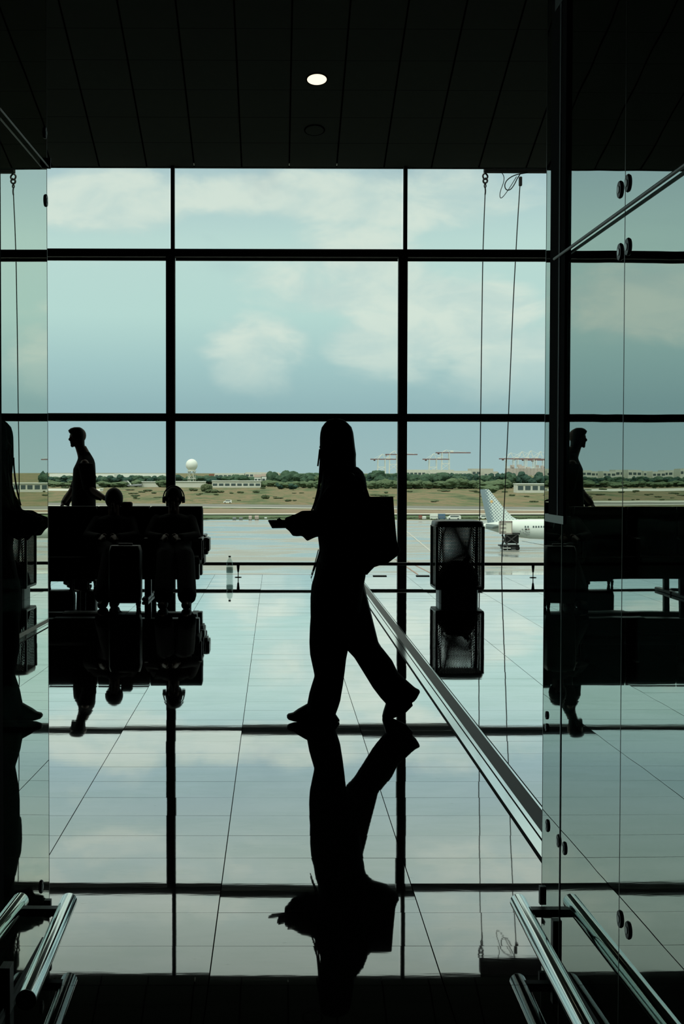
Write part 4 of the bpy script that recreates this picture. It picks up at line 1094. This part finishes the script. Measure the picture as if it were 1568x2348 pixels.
# ---------------- high-lift catering truck at the rear door
TD = gp(1170, 1262).y
ht = empty('catering_truck', gp(1168, 1262)); tag(ht, 'high-lift catering truck with pale raised box at the aircraft rear door', 'truck')
def tb(nm, x0, y0_, x1, y1_, dep, m, off=0.0):
    bm = B(); pbox3(bm, x0, y0_, x1, y1_, TD + off, dep); return obj(nm, bm, m, ht)
M_BOXP = mat('cream_truck_box', (.60, .60, .50, 1), .5); M_TRIM = mat('mauve_trim', (.26, .22, .20, 1), .6)
tb('raised_box', 1147.5, 1197, 1173, 1222.5, 2.4, M_BOXP)
fr_ = B()
for a in ((1145.5, 1194.5, 1174.5, 1198), (1145.5, 1222, 1174.5, 1224.5), (1145.5, 1196, 1147.5, 1223), (1173, 1196, 1174.5, 1223)): pbox3(fr_, *a, TD - .08, .3)
obj('box_frame', fr_, M_TRIM, ht)
for y_ in (1201, 1210, 1219): tb('box_hinge', 1147, y_ - .9, 1160, y_ + .9, .1, M_ORANGE if False else M_TRIM, -.15)
tb('platform', 1174.5, 1222, 1192, 1226, 2.2, M_DARKM)
sc_ = B()
for (x0, y0_, x1, y1_) in ((1151, 1226, 1162, 1249), (1162, 1226, 1151, 1249), (1158, 1226, 1186, 1247), (1186, 1226, 1160, 1247)):
    for o_ in (.2, 2.0): cyl(sc_, at(x0, y0_, TD + o_), at(x1, y1_, TD + o_), .16, seg=8)
obj('scissor_lift', sc_, M_DARKM, ht)
tb('lift_housing', 1160, 1227, 1189, 1246, 1.6, M_RUBBER, .3)
tb('chassis', 1146, 1249.5, 1190.5, 1253, 2.4, M_DARKM)
tb('cab', 1151, 1249, 1168, 1259.5, 2.3, M_GREY, .02); tb('side_body', 1170, 1251, 1190, 1260, 2.3, M_DARKM)
tb('side_stripe', 1151, 1256, 1171, 1257.5, .1, M_WHITE, -.06)
for px in (1158, 1168, 1186.5):
    p = at(px, 1260, TD); p.z = GZ + .42; obj('wheel', cyl(B(), p - YA * .05, p + YA * .35, .42, seg=18), M_RUBBER, ht)

# ---------------- radome
rd = 1400.0
c = at(439.5, 1066, rd); r_ = 13.6 * rd / FPX
e = empty('radar_dome', (c.x, c.y, GZ)); tag(e, 'white radar dome on a lattice tower above the low terminal buildings', 'radar dome')
obj('dome', sph(B(), c, r_, sub=4), M_WHITE, e, True)
obj('dome_base', cyl(B(), (c.x, c.y, c.z - r_ * 1.02), (c.x, c.y, c.z - r_ * .8), r_ * .62, r_ * .62, 20), M_OFFW, e)
bm = B()
for i in range(6):
    a = i * math.pi / 3
    p0 = Vector((c.x + math.cos(a) * 3.4, c.y + math.sin(a) * 3.4, c.z - r_)); p1_ = Vector((c.x + math.cos(a) * 3.8, c.y + math.sin(a) * 3.8, GZ)); cyl(bm, p0, p1_, .28, seg=6)
    for j in range(3):
        z0 = c.z - r_ - j * 4.5; a2 = a + math.pi / 3; cyl(bm, (c.x + math.cos(a) * 3.5, c.y + math.sin(a) * 3.5, z0), (c.x + math.cos(a2) * 3.6, c.y + math.sin(a2) * 3.6, z0 - 4.2), .18, seg=6)
box(bm, (c.x, c.y, c.z - r_ - .2), (9, 9, .6)); box(bm, (c.x, c.y, c.z - r_ - 8), (8, 8, .5)); obj('lattice_tower', bm, M_OFFW, e)

# ---------------- buildings
def building(x0, x1, ytop, d, label, m=M_OFFW, depth=20, win=None, roof=None, nm='building', group=None, cat='building'):
    a, b_ = at(x0, ytop, d), at(x1, ytop, d); h = a.z - GZ
    e = empty(nm, ((a.x + b_.x) / 2, d, GZ)); tag(e, label, cat, group)
    obj('wall', box(B(), ((a.x + b_.x) / 2, d + depth / 2, GZ + h / 2), (b_.x - a.x, depth, h)), m, e)
    if roof == 'flat': obj('roof', box(B(), ((a.x + b_.x) / 2, d + depth / 2 - .3, GZ + h + .15), (b_.x - a.x + .8, depth + 1.2, .5)), M_WHITE, e)
    if roof == 'gable':
        bm = B(); hh = 2.6; y0_, y1_ = d - .5, d + depth + .5; xm = (y0_ + y1_) / 2
        v = [bm.verts.new(q) for q in ((a.x - .5, y0_, GZ + h), (b_.x + .5, y0_, GZ + h), (b_.x + .5, y1_, GZ + h), (a.x - .5, y1_, GZ + h), (a.x - .5, xm, GZ + h + hh), (b_.x + .5, xm, GZ + h + hh))]
        for f in ((0, 1, 5, 4), (2, 3, 4, 5), (0, 4, 3), (1, 2, 5), (3, 2, 1, 0)): bm.faces.new([v[i] for i in f])
        obj('roof', bm, M_ROOFR, e)
    if win:
        n_, z0, z1 = win; wv_ = (b_.x - a.x) / n_
        for i in range(n_): obj('window', box(B(), (a.x + (i + .5) * wv_, d - .05, GZ + h * (z0 + z1) / 2), (wv_ * .72, .2, h * (z1 - z0))), M_GLASSD, e)
    return e
building(398, 470, 1104.5, 1300, 'long low pale wall building below the radar dome', depth=15, roof='flat')
building(486, 598, 1103, 1290, 'low pale terminal building with a row of dark windows', depth=18, win=(8, .28, .62), roof='flat')
building(600, 626, 1092, 1420, 'pale house with tiled gable roof among the trees', M_WHITE, 12, (3, .5, .75), 'gable', 'house', cat='house')
building(583, 598, 1094, 1430, 'small white house left of the gabled one', M_WHITE, 10, (2, .5, .8), 'gable', 'house', cat='house')
building(1185, 1420, 1110, 1000, 'long low pale building with dark windows above the aircraft', depth=14, win=(14, .32, .80), roof='flat')
building(218, 250, 1112.5, 1330, 'small beige flat-roofed building behind the standing man', depth=10, roof='flat')
building(229, 235, 1121, 1050, 'tiny white cabin in the field beside the standing man', M_WHITE, 4, roof='flat')
building(318, 382, 1105, 1320, 'pale low building left of the mullion', depth=14, roof='flat')
building(479, 490, 1087, 1640, 'orange boxy structure among the far trees', M_ORANGE, 12)
building(473, 479, 1091, 1640, 'orange lower structure beside the boxy one', M_ORANGE, 10)
for (x0, x1, yt, lb) in ((113, 150, 1086, 'long white hangar at the left of the skyline'), (150, 262, 1086.5, 'long white hangar behind the standing man on the skyline'), (262, 380, 1086, 'long white hangar on the skyline left of the mullion'),
                         (492, 560, 1085, 'pale row of sheds on the skyline above the low terminal'), (562, 640, 1083, 'pale block on the skyline above the gabled house'),
                         (930, 1040, 1077, 'pale terminal shed on the skyline right of the mullion'), (985, 1080, 1079.5, 'low white shed with bays on the skyline under the cranes'),
                         (1082, 1131, 1074.5, 'large grey block on the skyline left of the right cranes'), (1110, 1142, 1081, 'cream block on the skyline in front of the large grey one')):
    building(x0, x1, yt, {492: 2500, 562: 2500, 930: 2600, 985: 2500, 1082: 2700, 1110: 2600}[x0] if x0 > 400 else 2300 + (x0 > 150) * 80 + (x0 > 262) * 80, lb, (M_WHITE if x0 < 400 else M_OFFW) if x0 < 1080 else M_PALE, 60, (max(4, int((x1 - x0) / 9)), .45, .70) if x0 > 400 else None, cat='building')
for i in range(16):
    x0 = -460 + i * 30 + random.uniform(-5, 5)
    building(x0, x0 + random.uniform(22, 34), random.uniform(1072, 1079), 2500 + (i % 2) * 90, 'pale city building on the far left skyline, seen mirrored in the right glass', M_OFFW, 40, (3, .5, .75), group='mirrored skyline buildings')
# small parked aircraft tail at left
e = empty('distant_aircraft', gp(290, 1116)); tag(e, 'grey tail of a distant parked aircraft in front of the trees', 'aircraft')
def ext2(poly, d, th, m, nm):
    bm = B(); P = [at(x, y_, d) for x, y_ in poly]
    vs1 = [bm.verts.new((p.x, d - th / 2, p.z)) for p in P]; vs2 = [bm.verts.new((p.x, d + th / 2, p.z)) for p in P]; n_ = len(P)
    bm.faces.new(vs1); bm.faces.new(vs2[::-1])
    for i in range(n_): bm.faces.new((vs1[i], vs2[i], vs2[(i + 1) % n_], vs1[(i + 1) % n_]))
    return obj(nm, bm, m, e)
dt = gp(290, 1117).y
ext2([(283, 1102.5), (292, 1102), (302, 1113), (296, 1115), (288, 1112)], dt, .5, M_GREY, 'tail_fin'); ext2([(291, 1102), (294, 1102.5), (303, 1113), (300, 1114)], dt - .4, .4, M_WHITE, 'fin_stripe')
obj('fuselage', cyl(B(), at(300, 1113.5, dt), at(325, 1113, dt) + ZA * .2, .9, 1.3, 16), M_GREY, e, True)

# ---------------- harbour cranes
def crane(px, ybase_boom, yap, boomL, boomR, d, label, reds=True, raised=False):
    base = at(px, 1092, d); zB = at(px, ybase_boom, d).z; zA_ = at(px, yap, d).z; z0 = GZ
    k = d / FPX
    e = empty('harbour_crane', (base.x, d, z0)); tag(e, label, 'crane', 'container cranes on the horizon')
    bm = B(); lw_ = 9 * k
    for sx in (-1, 1):
        for sy in (0, 22): cyl(bm, (base.x + sx * lw_, d + sy, z0), (base.x + sx * lw_ * .9, d + sy, zB), 1.3 * k * .6, seg=8)
        cyl(bm, (base.x - lw_, d, z0 + (zB - z0) * (.3 if sx > 0 else .55)), (base.x + lw_, d, z0 + (zB - z0) * (.55 if sx > 0 else .3)), .5 * k, seg=6)
    box(bm, (base.x, d + 11, z0 + (zB - z0) * .55), (2 * lw_, 3, 1.5 * k)); obj('portal_legs', bm, M_WHITE, e)
    bm = B(); xl, xr = at(boomL, 1080, d).x, at(boomR, 1080, d).x
    for sy in (4, 16): box(bm, ((xl + xr) / 2, d + sy, zB), (xr - xl, 2.5, 2.4 * k))
    n_ = 9
    for i in range(n_): box(bm, (xl + (xr - xl) * i / (n_ - 1), d + 10, zB), (1.2 * k, 14, 1.0 * k))
    obj('boom', bm, M_RED, e)
    bm = B(); ax = base.x + 2 * k
    cyl(bm, (base.x - lw_ * .9, d + 8, zB), (ax, d + 8, zA_), .7 * k, seg=6); cyl(bm, (base.x + lw_ * .9, d + 8, zB), (ax, d + 8, zA_), .7 * k, seg=6)
    for t_ in (.15, .4): cyl(bm, (ax, d + 8, zA_), (xl + (xr - xl) * t_ * .6, d + 8, zB), .35 * k, seg=5)
    cyl(bm, (ax, d + 8, zA_), (xr, d + 8, zB), .35 * k, seg=5); obj('apex_frame', bm, M_WHITE, e)
    obj('machinery_house', box(B(), (base.x + lw_ * 1.6, d + 10, zB + 2 * k), (7 * k, 12, 4.5 * k)), M_WHITE, e)
    obj('operator_cab', box(B(), (base.x - lw_ * 1.8, d + 10, zB - 2.2 * k), (4 * k, 6, 3 * k)), M_RED, e)
    return e
for a in ((875, 1053, 1041, 850, 908, 4000, 'leftmost harbour crane on the horizon between the woman and the mullion'), (902, 1042, 1034, 884, 957, 4100, 'harbour crane with higher boom crossing behind the right mullion'),
          (993, 1053, 1040, 970, 1030, 4000, 'harbour crane with low boom right of the mullion'), (1022, 1038, 1032, 1000, 1079, 4100, 'harbour crane with high boom ending left of the ropes'),
          (1170, 1052, 1038, 1146, 1216, 4000, 'left crane of the dense group beside the glass edge'), (1196, 1052, 1035, 1165, 1240, 4060, 'second crane of the dense group beside the glass edge'),
          (1216, 1053, 1033, 1185, 1262, 4120, 'third crane of the dense group beside the glass edge'), (1238, 1055, 1035, 1205, 1290, 4180, 'rightmost crane of the dense group cut by the glass edge')):
    crane(*a)
bm = B()
for i in range(26):
    x = random.uniform(1160, 1262); y_ = random.uniform(1062, 1078); d_ = 3900
    pbox3(bm, x, y_, x + random.uniform(5, 9), y_ + random.uniform(3, 8), d_ + random.uniform(0, 40), 14)
for x in range(1160, 1262, 8): pbox3(bm, x, 1074, x + 8.2, 1090, 3890, 20)
tag(obj('container_stack', bm, mat('faded_containers', (.42, .38, .34, 1), .8, var=.5, scale=.02)), 'pale stack of shipping containers under the dense group of cranes', 'containers', kind='stuff')

# ---------------- trees and bushes
def crown_mesh(seed, w_=1.0, h_=1.0, spread=1.0, n=12):
    rnd = random.Random(seed); bm = B()
    for i in range(n):
        a = rnd.uniform(0, 2 * math.pi); rr = rnd.uniform(0, .33) * spread
        c = Vector((math.cos(a) * rr * w_, math.sin(a) * rr * w_, rnd.uniform(.18, .78) * h_)); r_ = rnd.uniform(.19, .32) * w_
        sph(bm, c, r_, (1, 1, rnd.uniform(.7, 1.0) * h_), 3)
    for v in bm.verts:
        q = v.co * 6 + Vector((seed, seed * 2, 0)); v.co += Vector((noise.noise(q), noise.noise(q + Vector((9, 3, 1))), noise.noise(q + Vector((2, 7, 5))))) * .07
        q = v.co * 19; v.co += Vector((noise.noise(q), noise.noise(q + Vector((4, 3, 1))), noise.noise(q + Vector((2, 1, 5))))) * .035
    return bm
protos = []
for s_, (w_, h_, mi, nm) in enumerate(((1.0, 1.0, 0, 'tree'), (.8, 1.1, 1, 'tree'), (1.25, .9, 0, 'tree'), (1.1, 1.0, 2, 'tree'), (.55, 1.15, 1, 'tree'))):
    o = obj('tree', crown_mesh(s_ + 1, w_, h_), M_LEAF[mi], None, False)
    tr = obj('trunk', cyl(cyl(B(), (0, 0, 0), (0, 0, .5), .035, .022, 8), (0, 0, .35), (.12, .05, .6), .018, .01, 6), M_TRUNK, o)
    protos.append(o)
used = [False] * 5
def tree(x, ytop, d, k, wpx=None, label=None, group=None, cat='tree'):
    p = at(x, ytop, d); h = (p.z - GZ) / 1.03
    o = protos[k]
    if used[k]: o = dup(o)
    used[k] = True
    wsc = h * .9 if wpx is None else wpx * d / FPX
    o.location = (p.x, d, GZ); o.scale = (wsc, wsc, h); o.rotation_euler = (0, 0, random.uniform(0, 6.28))
    tag(o, label, cat, group); return o
def zone(x):
    for lim, t_ in ((100, 'seen only mirrored in the right glass'), (165, 'left of the standing man'), (390, 'between the standing man and the left mullion'), (640, 'behind the low pale terminal'),
                    (935, 'between the woman and the right mullion'), (1105, 'between the right mullion and the left rope'), (1300, 'right of the left rope')):
        if x < lim: return 'dark green tree in the tree line ' + t_
n_t = 0
x = -480
while x < 1290:
    if x < 640: top = 1091 + random.uniform(-4, 3); d = 1500
    elif x < 760: top = 1084; d = 1450
    elif x < 950: top = 1084 + random.uniform(-3, 4); d = 1350
    else: top = 1087 + random.uniform(-5, 4); d = 1300
    if 392 < x < 640: top = 1092 + random.uniform(-5, 3); d = 1560
    if 640 < x < 835: x += 12; continue
    tree(x, top, d + random.uniform(-60, 80), random.choice((0, 1, 2, 0, 1, 4)), random.uniform(26, 38), zone(x), 'tree line ' + zone(x)[len('dark green tree in the tree line '):])
    n_t += 1
    x += random.uniform(9, 13)
x = -470
while x < 1290:                          # lower olive scrub in front of the line
    if not (395 < x < 600 or 1180 < x < 1290):
        d = 1230 if x > 640 else 1340
        yt = (1100 if x > 840 else 1103) + random.uniform(-4, 4)
        tree(x, yt, d + random.uniform(-50, 50), 3, random.uniform(22, 36), zone(x).replace('dark green tree in the tree line', 'low olive tree before the dark ones'), 'olive trees ' + zone(x)[len('dark green tree in the tree line '):])
    x += random.uniform(13, 18)
for (x, yt, d, k, wp, lb) in ((624, 1079, 1400, 2, 24, 'dark rounded tree right behind the gabled house'), (646, 1088, 1380, 0, 30, 'bushy dark tree between the gabled house and the pine'), (664, 1077, 1380, 2, 34, 'tall dark pine right of the gabled house'),
                              (690, 1084, 1360, 0, 40, 'large green tree right of the pine'), (715, 1082, 1350, 0, 46, 'broad rounded green tree left of the woman'), (738, 1086, 1340, 3, 34, 'green tree partly behind the woman\'s hair'),
                              (600, 1105, 1300, 3, 22, 'low green tree in front of the gabled house'), (672, 1108, 1120, 1, 26, 'dark low tree at the field edge'), (640, 1106, 1180, 1, 22, 'dark low tree beneath the pine'),
                              (868, 1076, 1280, 0, 44, 'tall loose tree left of the right mullion'), (1015, 1081, 1250, 0, 42, 'taller bushy tree beneath the second crane'), (985, 1085, 1260, 2, 34, 'rounded tree right of the mullion'), (1055, 1090, 1240, 0, 36, 'rounded dark tree left of the ropes'),
                              (1115, 1088, 1240, 0, 34, 'rounded dark tree between the ropes'), (1170, 1080, 1280, 1, 36, 'tall dark tree under the dense cranes'), (1205, 1079, 1290, 1, 40, 'tall dark tree above the long pale building'), (1240, 1080, 1290, 1, 40, 'tall dark tree at the glass edge above the long pale building'),
                              (1135, 1103, 1080, 3, 60, 'wide grey-green willow above the tail fin'), (1120, 1112, 1000, 3, 40, 'lower grey-green shrub tree just above the tail fin')):
    tree(x, yt, d, k, wp, lb)
# bushes
bb = B()
for i in range(6): sph(bb, (random.uniform(-.35, .35), random.uniform(-.3, .3), random.uniform(.2, .45)), random.uniform(.25, .4), (1, 1, .8), 3)
for v in bb.verts:
    q = v.co * 7; v.co += Vector((noise.noise(q), noise.noise(q + Vector((3, 3, 1))), noise.noise(q + Vector((2, 7, 5))))) * .10
bush = obj('bush', bb, M_BUSH, None, False); first = True
def put_bush(x, y_, wp, hp, label, group=None):
    global first
    p = gp(x, y_); o = bush if first else dup(bush); first = False
    o.location = p; s_ = wp * p.y / FPX; o.scale = (s_, s_, hp * p.y / FPX); o.rotation_euler.z = random.uniform(0, 6.28)
    tag(o, label, 'bush', group)
for (x, y_, wp, hp, lb) in ((607, 1144, 16, 14, 'round dark bush standing alone in the field left of the woman'), (661, 1150, 14, 8, 'dark bush in the field nearest the woman\'s arm'), (675, 1149, 9, 5, 'small bush right beside the dark one near the woman'),
                            (474, 1127, 20, 26, 'tall dark bush in front of the low terminal'), (486, 1130, 24, 12, 'wide dark bush below the low terminal'), (443, 1126, 15, 10, 'dark bush right of the headphones wearer'),
                            (508, 1130, 12, 8, 'small dark bush below the terminal windows'), (461, 1133, 7, 4, 'tiny dark bush in the field right of the headphones'), (551, 1131, 12, 7, 'bush below the middle of the low terminal'),
                            (586, 1130, 13, 8, 'bush left of the round solitary one'), (352, 1132, 10, 6, 'dark bush left of the mullion'), (309, 1142, 9, 8, 'small upright bush in the field above the seats'), (339, 1127, 16, 7, 'low green bush above the seats')):
    put_bush(x, y_, wp, hp, lb)
for i in range(110):
    x = random.uniform(-460, 1300); y_ = random.uniform(1116, 1152)
    put_bush(x, y_, random.uniform(6, 20), random.uniform(2.5, 6), 'low scrubby bush dotted across the dry field', 'scrub across the dry field')
for i in range(46):
    x = -60 + i * 29; put_bush(x, 1189 + random.uniform(-1.5, 1.5), random.uniform(24, 36), random.uniform(3.5, 5.5), 'low green shrub of the verge behind the apron', 'green shrubs along the apron verge')
